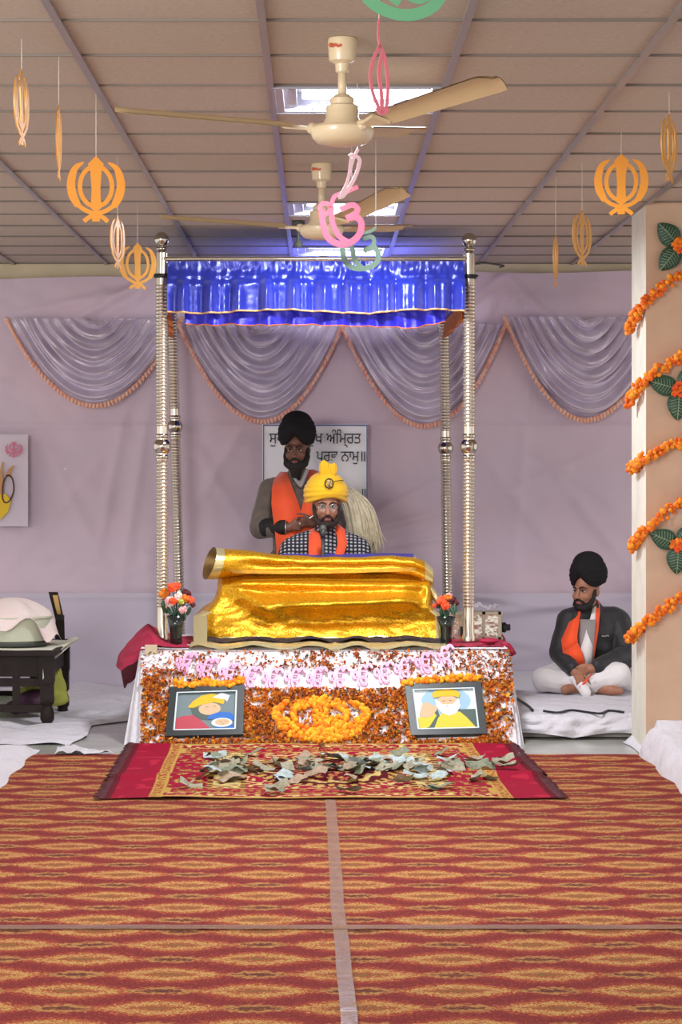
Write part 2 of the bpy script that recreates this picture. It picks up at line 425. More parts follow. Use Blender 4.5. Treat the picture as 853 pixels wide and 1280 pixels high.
def upright(c, yaw=0, tilt=0, roll=0):                                                   # plane facing the camera side: local x right, y up
    return Matrix.Translation(V(c)) @ Euler((0, 0, yaw)).to_matrix().to_4x4() @ Euler((PI/2+tilt, 0, 0)).to_matrix().to_4x4() @ Euler((0, 0, roll)).to_matrix().to_4x4()
def crv(pts, n=6, closed=False):                                                         # smooth curve through points
    pts = [V(p).to_3d() for p in pts]; k = len(pts); out = []
    for i in range(k if closed else k-1):
        p0 = pts[i-1] if (closed or i > 0) else pts[0]; p1 = pts[i]; p2 = pts[(i+1) % k]
        p3 = pts[(i+2) % k] if (closed or i+2 < k) else pts[-1]
        for j in range(n):
            t = j/n
            out.append(.5*((2*p1)+(p2-p0)*t+(2*p0-5*p1+4*p2-p3)*t*t+(3*p1-p0-3*p2+p3)*t**3))
    if not closed: out.append(pts[-1])
    return out

# ------------------------------------------------------------------ the setting
fl = MB(); fl.grid(lambda u, v: V((lerp(-5, 5, u), lerp(1, 17, v), 0)), 4, 6)
tag(fl.build('floor', 'marble', smooth=False), kind='structure')
wl = MB().box((0, 16.45, 1.5), (10, .2, 3.0)); tag(wl.build('wall_back', 'wall_paint', smooth=False), kind='structure')
ce = MB(); tx, ty = .65, .63; X0 = -.178; Y0 = 7.367
lit = [(0, 2), (0, 8), (0, 12)]
for i in range(-7, 8):
    for j in range(-10, 15):
        if (i, j) in lit: continue
        x0 = X0+i*tx; y0 = Y0+j*ty
        if y0 > 16.4: continue
        q = [HT+R.uniform(-.002, .003) for _ in range(4)]
        ce.add([(x0, y0, q[0]), (x0+tx, y0, q[1]), (x0+tx, y0+ty, q[2]), (x0, y0+ty, q[3])], [(0, 3, 2, 1)])
ceil = tag(ce.build('ceiling', 'ceiling_tile', smooth=False, fix=False), kind='structure')
bb = MB()
for i in range(-7, 9): bb.box((X0+i*tx, 8.7, HT-.004), (.026, 15.4, .016))
bb.build('grid_bar', 'grid_metal', ceil, smooth=False)
bb = MB()
for j in range(-10, 15): bb.box((.15, Y0+j*ty, HT-.001), (9.7, .009, .012))
bb.build('cross_bar', 'grid_dark', ceil, smooth=False)
slab = MB().box((0, 8.7, HT+.18), (10, 15.6, .1)); slab.build('slab', 'wall_paint', ceil, smooth=False)
bm_ = MB(); bm_.box((0, 16.28, 2.90), (10, .14, .16)); bm_.box((0, 16.27, 2.815), (10, .16, .02))
tag(bm_.build('trim_1', 'cream_paint', smooth=False), kind='structure')
# pillar: tan front, white side
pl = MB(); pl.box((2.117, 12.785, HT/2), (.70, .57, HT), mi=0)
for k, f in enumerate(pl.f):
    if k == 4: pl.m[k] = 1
pil = tag(pl.build('pillar', ['pillar_tan', 'pillar_white'], smooth=False), kind='structure')

# ------------------------------------------------------------------ backdrop
CRE = []
for (a, b, w, h) in [((632, 340), (560, 402), 4, .02), ((632, 340), (606, 402), 4, .016), ((636, 345), (690, 402), 5, .02), ((636, 345), (655, 402), 3, .016), ((430, 345), (380, 402), 5, .012),
                     ((195, 345), (90, 402), 6, .02), ((195, 352), (140, 402), 4, .016), ((226, 345), (260, 402), 5, .014), ((180, 360), (20, 392), 6, .012),
                     ((160, 500), (120, 700), 5, .012), ((190, 480), (150, 740), 6, .014), ((60, 560), (140, 730), 7, .008), ((20, 700), (140, 560), 7, .006),
                     ((470, 640), (550, 600), 4, .012), ((465, 660), (555, 640), 4, .014), ((470, 685), (560, 670), 4, .012), ((300, 540), (240, 640), 6, .01), ((245, 560), (330, 700), 6, .008),
                     ((600, 560), (700, 700), 7, .01), ((640, 540), (780, 640), 7, .008), ((660, 480), (640, 740), 5, .008), ((700, 600), (780, 700), 6, .01), ((620, 620), (760, 560), 6, .008)]:
    CRE.append((V(a), V(b), w, h))
def creases(px, py):
    s = 0; p = V((px, py))
    for a, b, w, h in CRE:
        d = b-a; t = max(0, min(1, (p-a).dot(d)/d.length_squared)); q = (p-a-d*t).length
        if q < 3*w: s += h*math.exp(-(q/w)**2)*(.35+.65*math.sin(PI*min(1, max(0, t*.9+.1))))
    return s
YB = 16.16
bd = thing('backdrop_cloth', 'lavender white cloth backdrop hung across the whole back wall behind the canopy', 'backdrop', (0, YB, 0))
def top_z(x): return 2.87+.02*sm(-1.2, .2, x)+.028*sm(.2, 1.2, x)+.012*math.sin(x*3.1)
def bd_pt(u, v):
    x = lerp(-3.6, 3.4, u); z = lerp(.62, top_z(x), v); px = CX+x*F/YB; py = CY-(z-HC)*F/YB
    y = YB-1.9*creases(px, py)-.022*nz(x*1.6, z*1.3, 3)-.013*nz(x*4+z*2, z*3.5, 1)-.012*abs(nz(x*5+z*4, z*5-x*2, 5))-.005*nz(x*14, z*12, 9)
    y -= .014*math.exp(-((py-533)/3.5)**2)
    return V((x, y, z))
MB().grid(bd_pt, 230, 130).build('upper_sheet', 'lavender', bd, fix=False)
def low_pt(u, v):
    x = lerp(-3.6, 3.4, u); z = lerp(.0, .68, v); px = CX+x*F/YB
    y = YB-.03-.02*nz(x*1.3, z*3, 8)-.008*nz(x*3, z*7, 4)-.03*sm(.4, 0, v)
    w = sm(560, 600, px)*sm(800, 700, px)
    y -= w*(.03*math.exp(-((v-.93-.05*math.sin(px/40))/.05)**2)+.025*math.exp(-((v-.78-.0009*(px-600))/.05)**2)+.02*math.exp(-((v-.55+.0012*(px-600))/.06)**2)+.02*math.exp(-((v-.3-.001*(px-600))/.07)**2))
    y -= .012*math.exp(-((v-.97)/.03)**2)
    return V((x, y, z))
MB().grid(low_pt, 150, 40).build('lower_sheet', 'lavender_low', bd, fix=False)

def swag(px0, px1, py0, depth, label, fr, lean=0):
    Y = YB-.03; w = (px1-px0)*Y/F; c = P((px0+px1)/2, py0, Y); D = depth*Y/F
    t = thing('curtain_swag', label, 'curtain', c, 'gathered swags along the backdrop')
    def pt(u, v):
        th = PI*u; W = w*(.10+.90*v**.85)/2; d = D*(.03+.97*v)
        rip = math.sin(TAU*7*v+1.6*nz(u*2.2, v*3, px0)+.8*math.cos(th))+.4*math.sin(TAU*15*v+3*nz(u*4, v*5, px0+4))
        s = max(0, math.sin(th))**2
        x = -math.cos(th)*W*(1+.012*rip); z = -d*s-.012*rip*s
        y = -(.045+.042*rip)*max(.12, s)**.5-.07*math.sin(PI*min(1, v*1.02))*s-.016*nz(u*9, v*6, px1)
        return c+V((x+lean*D*s, y, z))
    MB().grid(pt, 64, 120).build('drape', 'satin_lilac', t, fix=False)
    f = MB(); n = 74
    edge = [pt(i/n, 1)+V((0, -.03, 0)) for i in range(n+1)]
    f.tube(edge, .009, 6)
    for i in range(n+1):
        e = edge[i]; f.ell(e+V((0, -.008, -.010)), (.013, .012, .022), (R.uniform(-.3, .3), R.uniform(-.4, .4), 0), 6, 5)
    f.build('fringe', fr, t)
swag(10, 228, 398, 108, 'lilac satin swag with orange fringe, far left of the canopy posts', 'fringe_peach')
swag(225, 430, 405, 120, 'lilac satin swag with pale pink fringe above the standing man', 'fringe_pink')
swag(428, 633, 405, 126, 'silvery satin swag behind the two right canopy posts', 'fringe_pink')
swag(631, 836, 396, 128, 'lilac satin swag with orange fringe beside the tan pillar', 'fringe_peach')

# poster and banner on the backdrop
t = thing('poster', 'white cloth poster with yellow drawing at the left picture edge', 'poster', P(-8, 658, 16.05))
MB().grid(lambda u, v: P(lerp(-62, 35, u), lerp(658, 543, v), 16.06-.012*nz(u*3, v*4)-.02*(1-v)*u**3), 20, 20).build('sheet', 'poster_white', t, fix=False)
k = MB(); add_text(k, '☬', 21*16.03/F, upright(P(17, 562, 16.03)), .002, 0, 20*16.03/F); k.build('printed_emblem', 'ink_pink', t, smooth=False)
k = MB(); M = upright(P(0, 610, 16.03)); s_ = 16.03/F
k.poly([(x*s_, y*s_) for x, y in [(-40, -35), (-20, -42), (0, -40), (10, -30), (14, -16), (8, -8), (-10, -5), (-40, -5)]], M, .002, 0)
k.poly([(x*s_, y*s_) for x, y in [(-40, -8), (2, -8), (4, 5), (3, 20), (5, 32), (3, 33), (0, 22), (-6, 24), (-8, 12), (-40, 10)]], M, .003, 1)
k.ribbon([(q.x*s_, q.y*s_) for q in crv([(3, -12), (4, 6), (10, 16), (16, 10), (17, -4), (12, -16), (6, -18), (3, -12)], 4)], 2*s_, M, .004, 2)
k.ribbon([(9*s_, 15*s_), (13*s_, 23*s_), (17*s_, 28*s_)], [6*s_, 4*s_, 2*s_], M, .004, 1)
k.build('printed_drawing', ['ink_yellow', 'ink_ochre', 'ink_brown'], t, smooth=False)
t = thing('banner', 'white banner with black lettering and blue border behind the standing man', 'banner', P(394, 640, 16.06))
MB().grid(lambda u, v: P(lerp(328, 460, u), lerp(640, 530, v), 16.07-.008*nz(u*3, v*3, 2)), 16, 16).build('sheet', 'banner_white', t, fix=False)
k = MB(); M = upright((0, 16.045, 0)); pp = [P(a, b, 16.045) for a, b in [(329.5, 639), (459, 639), (459, 531.5), (329.5, 531.5)]]
k.ribbon([(p.x, p.z) for p in pp], 2.2*16.045/F, M, .002, 0, True); k.build('border', 'border_blue', t, smooth=False)
k = MB(); s_ = 16.045/F
add_text(k, 'ਸੁਖਮਨੀ ਸੁਖ ਅੰਿਮ੍ਰਤ', 115*s_, upright(P(394, 548, 16.045)), .002, 0, 23*s_); k.build('lettering', 'ink', t, smooth=False); k = MB()
add_text(k, 'ਪ੍ਰਭ ਨਾਮੁ॥', 61*s_, upright(P(426, 573, 16.045)), .002, 0, 17*s_); k.build('lettering', 'ink', t, smooth=False); k = MB()
add_text(k, '॥', 4*s_, upright(P(455, 616, 16.045)), .002, 0, 10*s_)
k.build('lettering', 'ink', t, smooth=False)

# ------------------------------------------------------------------ ceiling lights, fans
for n_, (i, j) in enumerate(lit):
    x0 = X0+i*tx; y0 = Y0+j*ty; xc = x0+tx/2; yc = y0+ty/2
    lab = ['square recessed ceiling light behind the nearest fan', 'square recessed ceiling light behind the second fan', 'square recessed ceiling light just above the blue canopy'][n_]
    t = thing('ceiling_light', lab, 'light', (xc, yc, HT), 'recessed ceiling lights')
    k = MB()
    for dx, dy, sx, sy in ((0, -ty/2+.025, tx-.03, .03), (0, ty/2-.025, tx-.03, .03), (-tx/2+.03, 0, .03, ty-.08), (tx/2-.03, 0, .03, ty-.08)): k.box((xc+dx, yc+dy, HT+.0), (sx, sy, .02))
    k.build('frame', 'louvre', t, smooth=False)
    k = MB(); k.box((xc, yc, HT+.07), (tx-.02, ty-.02, .01))
    for sx in (-1, 1): k.box((xc+sx*(tx/2-.01), yc, HT+.03), (.01, ty-.02, .09)); k.box((xc, yc+sx*(ty/2-.01), HT+.03), (tx-.02, .01, .09))
    k.build('housing', 'tube_dim', t, smooth=False)
    k = MB(); k.box((xc+.035, yc+.05, HT+.04), (.49, .38, .012)); k.build('diffuser', 'tube_on', t, smooth=False)
    MB().box((xc-.255, yc, HT+.015), (.05, ty-.1, .02)).build('reflector', 'louvre', t, smooth=False)
    k = MB(); k.box((xc+.06, yc+ty/2-.04, HT+.006), (.5, .008, .02))
    for q in range(14): k.box((xc-.17+q*.035, yc+ty/2-.06, HT+.006), (.006, .05, .02))
    k.build('louvre', 'louvre', t, smooth=False)

def fan(hx, Yf, sc, az, label):
    z = lambda py: HC-(py-CY)/sc
    t = thing('ceiling_fan', label, 'fan', (hx, Yf, HT), 'cream ceiling fans')
    c = V((hx, Yf, 0))
    MB().lathe([(r, HT-d) for r, d in [(.046, 0), (.048, .01), (.046, .05), (.043, .075), (.024, .085), (.022, .11), (.016, .115)]], c, 24).build('ceiling_cup', 'cream_enamel', t, angle=40)
    k = MB(); k.ribbon([(0, 0), (.012, .004), (.02, -.002), (.032, .003)], .008, upright((hx-.035, Yf-.049, HT-.032)), .003)
    k.ell((hx-.038, Yf-.047, HT-.03), (.007, .004, .008)); k.build('maker_mark', 'red_print', t, smooth=False)
    MB().lathe([(.0145, HT-.10), (.0145, HT-.205)], c, 14).build('downrod', 'cream_enamel', t)
    zz = HT-.195
    MB().lathe([(r, zz-d) for r, d in [(.02, -.01), (.034, 0), (.040, .005), (.040, .024), (.054, .030), (.055, .07), (.060, .078), (.066, .092), (.098, .096), (.105, .104), (.106, .118), (.098, .138), (.082, .152), (.05, .160), (.0, .162)]], c, 32, capped=False).build('motor', 'cream_enamel', t, angle=35)
    for a, rise in az:
        a = math.radians(a); d = V((math.cos(a), math.sin(a), 0)); d.z = rise; sd = V((-math.sin(a), math.cos(a), 0))
        o = V((hx, Yf, zz-.112)); pitch = math.radians(-11); nrm = V((0, 0, 1))
        sdp = sd*math.cos(pitch)+nrm*math.sin(pitch)
        def bp(u, v):
            r = lerp(.17, .755, u); w = .052+.016*u; 
            if u > .93: w *= math.sqrt(max(.05, 1-((u-.93)/.075)**2))
            return o+d*r+sdp*(v-.5)*2*w+V((0, 0, .012*(1-(2*v-1)**2)))
        k = MB(); k.grid(bp, 22, 6); k.grid(lambda u, v: bp(u, v)+V((0, 0, .004)), 22, 6)
        bl = k.build('blade', 'cream_shade', t, fix=False)
        k = MB(); k.band([o+d*.085, o+d*.13, o+d*.2], [sdp*.018, sdp*.018, sdp*.04], .012); k.ell(o+d*.10, .02, None, 8, 6); k.build('blade_bracket', 'cream_enamel', bl, smooth=False)
fan((428-CX)*7.7/F, 7.7, F/7.7, [(189, .062), (309, .088), (69, .125)], 'nearest cream ceiling fan, with one long blade pointing right')
fan((402-CX)*10.89/F, 10.89, F/10.89, [(180, .07), (298, .135), (56, .09)], 'second cream ceiling fan, farther off, above the blue canopy front')
t = thing('fan_mount', 'small dark ceiling mount with rod stub above the canopy', 'fan mount', (P(374, 290, 13.9).x, 13.9, HT))
c = V((P(374, 290, 13.9).x, 13.4, 0))
MB().lathe([(r, HT-d) for r, d in [(.036, 0), (.038, .02), (.03, .05), (.014, .06), (.011, .07)]], c, 16).build('cup', 'rim_dark', t, angle=40)
MB().lathe([(.010, HT-.06), (.010, HT-.11), (.022, HT-.125), (.028, HT-.14), (.02, HT-.155)], c, 14).build('rod', 'rim_dark', t, angle=40)

# ------------------------------------------------------------------ hanging emblems
def khanda(mb, h, M, mi=0, fat=1.0, depth=.004):
    k = h/82.0                                     # drawn in the photo's pixels, origin at the centre
    S = lambda pts: [(x*k, y*k) for x, y in pts]
    mb.poly(S([(-6*fat, -24), (-5*fat, 0), (-6.5*fat, 22), (-9*fat, 31), (0, 41), (9*fat, 31), (6.5*fat, 22), (5*fat, 0), (6*fat, -24), (0, -30)]), M, depth, mi)
    mb.ribbon(S([(20*math.cos(a), 3+25*math.sin(a)) for a in [TAU*i/40 for i in range(40)]]), 5*k*fat, M, depth*.9, mi, True)
    for s in (-1, 1):
        pts = crv([(s*15, 33), (s*26, 25), (s*31, 8), (s*29, -8), (s*22, -22)], 6); n = len(pts)
        ws = [k*fat*interp(i/(n-1), [(0, 1), (.15, 5), (.4, 9), (.75, 10), (1, 7)]) for i in range(n)]
        mb.ribbon(S([(p.x, p.y) for p in pts]), ws, M, depth*(1 if s < 0 else .8), mi)
        pts = crv([(s*22, -21), (s*13, -27), (0, -32), (-s*9, -36), (-s*15, -41)], 4); n = len(pts)
        mb.ribbon(S([(p.x, p.y) for p in pts]), [k*fat*5]*n, M, depth*(.95 if s < 0 else .75), mi)
    mb.poly(S([(-4, -28), (4, -28), (5, -41), (-5, -41)]), M, depth*.7, mi)
def hang(px, py, hpx, Y, yaw, label, mname, fat=1.0, roll=0, sx=1.0):
    c = P(px, py, Y); h = hpx*Y/F
    t = thing('hanging_emblem', label, 'hanging decoration', c+V((0, 0, -h/2)), 'golden paper emblems hung from the ceiling')
    k = MB(); M = upright(c, yaw, 0, roll) @ Matrix.Diagonal((sx, 1, 1, 1)); khanda(k, h, M, 0, fat)
    k.build('cutout', mname, t, smooth=False)
    MB().tube([c+V((0, 0, h*.49)), V((c.x, c.y, HT))], .0013, 5).build('thread', 'thread', t)
hang(120, 236, 82, 8.8, .12, 'large golden double-sword emblem facing front, left of the nearest fan', 'khanda_orange', 1.1)
hang(777, 230, 76, 9.8, -.1, 'bright golden double-sword emblem facing front, upper right by the pillar', 'khanda_orange', 1.1)
hang(172, 332, 58, 12.6, .45, 'small golden double-sword emblem hanging beside the left canopy post', 'khanda_gold')
hang(27, 134, 94, 7.7, 1.47, 'golden emblem turned nearly edge-on in the upper left corner', 'khanda_gold', 1, .06)
hang(73.5, 177, 92, 8.0, 1.60, 'golden emblem seen edge-on as a thin strip, second from the left', 'khanda_gold')
hang(147, 302, 66, 10.6, 1.34, 'golden emblem turned sideways below the large left one', 'khanda_gold')
hang(728, 297, 68, 10.8, 1.05, 'golden emblem half turned, below and left of the bright right one', 'khanda_gold')
hang(695, 325, 64, 11.4, 1.36, 'thin edge-on golden emblem near the right canopy post', 'khanda_gold', 1, -.05)
hang(837, 184, 84, 8.8, 1.15, 'golden emblem half turned at the right picture edge', 'khanda_gold')

def cutout(strokes, Y, label, mname, yaw, ctr, top, comp=1.0, tilt=0):
    c = P(ctr[0], ctr[1], Y); s = Y/F; M = upright(c, yaw, tilt) @ Matrix.Diagonal((comp, 1, 1, 1)); k = MB(); low = 0
    for pts, w in strokes:
        q = [((a-ctr[0])*s, (ctr[1]-b)*s) for a, b in [(p.x, p.y) for p in crv(pts, 6)]]
        low = min(low, min(b for a, b in q)); k.ribbon(q, w*s, M, .004+.0007*len(k.f)/300)
    t = thing('hanging_letter', label, 'hanging decoration', c+V((0, 0, low)), 'coloured paper letters hung on a string')
    k.build('cutout', mname, t, smooth=False)
    a = P(top[0], top[1], Y); MB().tube([a, V((a.x, a.y, HT))], .0015, 5).build('thread', 'thread', t)
cutout([([(414, 258), (410, 266), (403, 268), (400, 260), (403, 255), (411, 256), (414, 266)], 6), ([(402, 262), (403, 276), (409, 296), (423, 305), (438, 303), (450, 292), (452, 278), (445, 271), (433, 273)], 8), ([(433, 273), (445, 266), (447, 260), (440, 256), (426, 262)], 7),
    ([(414, 260), (416, 280), (424, 295), (434, 302)], 7), ([(414, 258), (418, 246), (430, 241), (448, 233)], 5.5)], 9.95, 'rose red paper letter cutout overlapping the second fan', 'paper_red', .15, (426, 272), (440, 237))
cutout([([(428, 306), (430, 322), (438, 333), (451, 336), (465, 333), (473, 325), (472, 314), (466, 309), (455, 314)], 6.5), ([(466, 309), (468, 301), (464, 296), (454, 299)], 5.5), ([(440, 308), (444, 325), (453, 335)], 6), ([(428, 306), (433, 301), (440, 308)], 5), ([(440, 304), (446, 294), (462, 290), (470, 285)], 4)],
    10.1, 'dark green paper letter cutout against the blue canopy front', 'paper_green', -.1, (451, 315), (470, 286))
cutout([(crv([(455, -30), (458, -4), (478, 12), (507, 19), (535, 12), (552, -6), (556, -30)], 3), 15), ([(480, -30), (486, -8), (500, 4)], 11), ([(512, -4), (526, 0), (540, -10), (545, -26)], 10)], 6.5, 'mint green paper letter cut off by the top picture edge', 'paper_mint', .1, (507, -8), (507, -36))
cutout([([(474, 24), (473, 44), (475, 56)], 2.2), ([(476, 56), (467, 74), (463, 98), (468, 122), (478, 140), (484, 130), (485, 100), (481, 70), (474, 56)], 3.6), ([(478, 66), (474, 90), (477, 116), (478, 138)], 4), ([(472, 134), (478, 141), (484, 134)], 7)], 6.6, 'pink paper letter turned edge-on in front of the lit ceiling light', 'paper_pink', .5, (474, 90), (474, 26), 1.14)
cutout([([(446, 186), (440, 202), (434, 232), (428, 246)], 3.6), ([(436, 196), (440, 194), (449, 200), (444, 222), (432, 244), (425, 247)], 4.4), ([(438, 198), (436, 224), (428, 244)], 3.4)], 8.6, 'shiny pale pink letter twisted on its string below the nearest fan', 'paper_white_pink', .35, (437, 215), (447, 186), 1.06, .18)

# ------------------------------------------------------------------ canopy
YF, YK = 13.77, 15.7
can = thing('canopy', 'four-post metal canopy with a shiny blue frill over the altar', 'canopy', (0, 14.7, 0))
def pole(top, bot, zb, full):
    ax = top-bot; L = ax.length; n = ax/L; Mq = n.to_track_quat('Z', 'Y').to_matrix()
    r = .0345; prof = [(r*1.12, 0), (r*1.12, .03), (r*.95, .04), (r*.95, .2 if full else .06)]
    z = prof[-1][1]; end = L-(.20 if full else .1); i = 0
    while z < end:
        d = abs(z-zb)
        if d > .10: prof += [(r*.86, z), (r*1.06, z+.006), (r*1.06, z+.013), (r*.86, z+.019)]
        else: prof += [(r*.97, z), (r*.97, z+.02)]
        z += .0215
    prof += [(r, end+.01), (r, L)]
    p = MB().lathe(prof, bot, 18, 0, Mq).build('pole', 'steel', can, angle=60)
    MB().ell(bot+n*zb, .053, None, 20, 14).lathe([(r*.99, zb-.075), (r*1.12, zb-.07), (r*1.12, zb-.055), (r*.9, zb-.045)], bot, 16, 0, Mq).lathe([(r*.9, zb+.045), (r*1.12, zb+.055), (r*1.12, zb+.07), (r*.99, zb+.075)], bot, 16, 0, Mq).build('ball', 'steel_ball', p)
    if full:
        MB().lathe([(.016, 0), (.02, .012), (.034, .016), (.036, .03), (.02, .036), (.014, .044)], top, 16).ell(top+V((0, 0, .08)), .044, None, 20, 14).build('finial', 'steel_ball', p)
        MB().lathe([(r*1.25, L-.15), (r*1.25, L-.125)], bot, 14, 0, Mq).tube([bot+n*(L-.135)+V((s*.05, -.03, 0)) for s in (-1, 1)], .008, 6).build('tie', 'black', p)
    return p
pl_t, pl_b = P(202, 316, YF), P(203, 801, YF); pr_t, pr_b = P(587, 317, YF), P(586, 801, YF)
pole(pl_t, pl_b, (801-558)*YF/F, True); pole(pr_t, pr_b, (801-558)*YF/F, True)
bl_b = P(227, 800, YK); bl_b.z = 0; bl_t = P(214.5, 372, YK); bl_t.z = 2.80
br_b = P(561, 800, YK); br_b.z = 0; br_t = P(555, 372, YK); br_t.z = 2.80
pole(bl_t, bl_b, HC-(533-CY)*YK/F, False); pole(br_t, br_b, HC-(560-CY)*YK/F, False)
zr = HC-(324-CY)*YF/F
fl_c, fr_c = V((P(205, 324, YF).x, YF-.02, zr)), V((P(585, 324, YF).x, YF-.02, zr))
bk_l, bk_r = V((bl_t.x, YK, zr-.02)), V((br_t.x, YK, zr-.02))
for a, b in ((fl_c, fr_c), (bk_l, bk_r), (fl_c, bk_l), (fr_c, bk_r)): MB().tube([a, b], .0125, 12).build('rail', 'steel', can)
# frill: upper tier hangs from the rail, lower tier below it
xa, xb = P(210, 0, YF-.02).x, P(580.5, 0, YF-.02).x
z = lambda py: HC-(py-CY)*(YF-.02)/F
def pleat(x, s): return .60*math.sin(x*38+2.6*nz(x*2.3, s, 2))+.30*math.sin(x*77+3*nz(x*5, s, 7))+.12*nz(x*17, s, 4)
def up_pt(u, v):
    x = lerp(xa, xb, u); g = sm(0.16, .5, v)
    py = lerp(327, 390+2.2*math.sin(x*7)+2*nz(x*5, 2), v)
    y = YF-.045-.045*g-.055*pleat(x, 0)*sm(.16, .7, v)-.010*nz(x*34, v*5, 2)*(1-g)-.003*nz(x*20, v*10, 5)-.03*math.sin(v*PI)*nz(x*3, 1)+.012*math.exp(-((v-.36)/.04)**2)
    return V((x, y, z(py)))
k = MB().grid(up_pt, 300, 26); k.build('upper_frill', 'satin_blue', can, fix=False)
def lo_pt(u, v):
    x = lerp(xa+.10, xb-.11, u); py = lerp(384, interp(u, [(0, 404), (.06, 406), (.5, 406), (.9, 410), (.96, 404), (1, 401)])+1.5*nz(x*9, 7)+1.2*pleat(x, 3), v)
    return V((x, YF-.015-.022*pleat(x, 3)*v, z(py)))
MB().grid(lo_pt, 280, 10).build('lower_frill', 'satin_blue_dark', can, fix=False)
k = MB(); k.tube([up_pt(i/220, 1)+V((0, -.004, 0)) for i in range(221)], .006, 5); k.tube([lo_pt(i/220, 1)+V((0, -.003, 0)) for i in range(221)], .004, 5, 1); k.build('trim_cord', ['gold_trim', 'orange_trim'], can)
for sx, A, B in ((-1, V((xa+.01, YF, 0)), V((bk_l.x, YK, 0))), (1, V((xb-.01, YF, 0)), V((bk_r.x, YK, 0)))):
    def sd_pt(u, v, A=A, B=B, sx=sx, lo=0):
        p = A.lerp(B, u); p.z = lerp(zr-.02 if not lo else 2.545, 2.535 if not lo else 2.425+.014*nz(u*8, 3)+.01*math.sin(u*60), v); p.x += sx*.02*math.sin(u*60+2*nz(u*5, 1))*v; return p
    MB().grid(sd_pt, 90, 8).build('side_frill', 'satin_blue_dark', can, fix=False)
    MB().grid(lambda u, v, f=sd_pt: f(u, v, lo=1), 90, 3).build('side_fringe', 'orange_trim', can, fix=False)
def rf(u, v):
    a = lerp(fl_c.x, fr_c.x, u); b = lerp(bk_l.x, bk_r.x, u); p = V((lerp(a, b, v), lerp(YF, YK, v), zr-.03+.012*nz(u*5, v*5)))
    p.z += .075*math.exp(-(((u-.53)/.05)**2+((v-.13)/.06)**2)); return p
MB().grid(rf, 50, 40).build('roof_cloth', 'satin_blue', can, fix=False)
wire = [P(592, 331, YF), P(604, 328, 14.4), P(616, 330, 15), P(630, 332, 15.6), P(625, 334, 16)]
tag(MB().tube(crv(wire, 6), .006, 6).build('hanging_wire', 'cable'), 'short dark wire running from the right post top to the wall', 'wire')

# ------------------------------------------------------------------ altar platform and its sloped flower board
SL = Matrix((( 1, 0, 0), (0, .7206, -.6933), (0, .6933, .7206)))
def BP(px, py, h=0.0):
    Y = 13.964/(.9615+(py-CY)/F); p = V(((px-CX)*Y/F, Y, (Y-12.9)*.9615)); return p+V((0, -.6933, .7206))*h
def BM(px, py, h=0.0):                                   # frame on the slope: local x right, y up the slope, z out
    p = BP(px, py, h); M = SL.to_4x4(); M.translation = p; return M
alt = thing('altar_platform', 'low altar platform with white cloth sloping down to the floor', 'platform', (0, 14, 0))
MB().box((.04, 14.28, .24), (2.08, 1.60, .46)).build('base', 'white_cloth', alt, smooth=False)
def slope(u, v):
    px = lerp(lerp(173, 176, v), lerp(648, 634.5, v), u); py = lerp(937, 812, v)
    e = min(u, 1-u); return BP(px, py, .004*nz(u*6, v*4)-.01*sm(.015, 0, e))
MB().grid(slope, 60, 30).build('sloped_cloth', 'white_cloth', alt, fix=False)
def skirtL(u, v):
    a = BP(lerp(173, 176, v), lerp(937, 812, v), -.008); b = P(lerp(153, 175, v), lerp(941, 815, v), lerp(12.95, 13.44, v)); p = a.lerp(b, u); p.y += .02*math.sin(u*9)*(1-v); return p
def skirtR(u, v):
    a = BP(lerp(648, 634.5, v), lerp(937, 812, v), -.008); b = P(lerp(657, 637, v), lerp(941, 815, v), lerp(12.95, 13.46, v)); p = a.lerp(b, u); p.y += .02*math.sin(u*9)*(1-v); return p
MB().grid(skirtL, 10, 20).build('side_skirt', 'white_sheet', alt, fix=False); MB().grid(skirtR, 10, 20).build('side_skirt', 'white_sheet', alt, fix=False)
def lip(u, v):
    px = lerp(176, 635, u); a = BP(px, 812, .002); w = .01*nz(u*14, v*3)
    return a+V((0, lerp(-.012, .30, v), .005*math.sin(v*PI)+w*.5+.004))
MB().grid(lip, 60, 10).build('top_cloth', 'white_cloth', alt, fix=False)
MB().box(P(189, 812, 13.40), (.07, .02, .055)).build('edge_block', 'cream_paint', alt, smooth=False)
# scattered petals
occ = [(211, 866, 304, 923), (512, 862, 606, 921)]
def dens(px, py):
    if any(a < px < c and b < py < d for a, b, c, d in occ): return .0
    if ((px-400)/60)**2+((py-903)/26)**2 < 1: return .12
    if px < 177 or px > 641 or py > 936: return 0
    n = nz(px*.045, py*.06, 3)*.5+nz(px*.12, py*.14, 9)*.5
    d = 0
    if py > 862 and 300 < px < 520: d = .95 if py > 872 else .8
    if px < 214: d = .75 if py > 838 else .22
    if px > 598: d = max(d, .62 if py > 838 else .4)
    if 815 < py < 840 and 215 < px < 600: d = max(d, .30+.5*n if 350 < px < 560 else .12)
    if py > 925: d = max(d, .8 if px < 330 or px > 450 else .4)
    if 500 < px < 600 and 838 < py < 856: d = max(d, .18)
    if 196 < px < 300 and 838 < py < 858: d = max(d, .35)
    if px > 575 and py < 850: d = max(d, .36)
    return d*max(.05, .62+1.5*n)
pm = MB(); cnt = 0
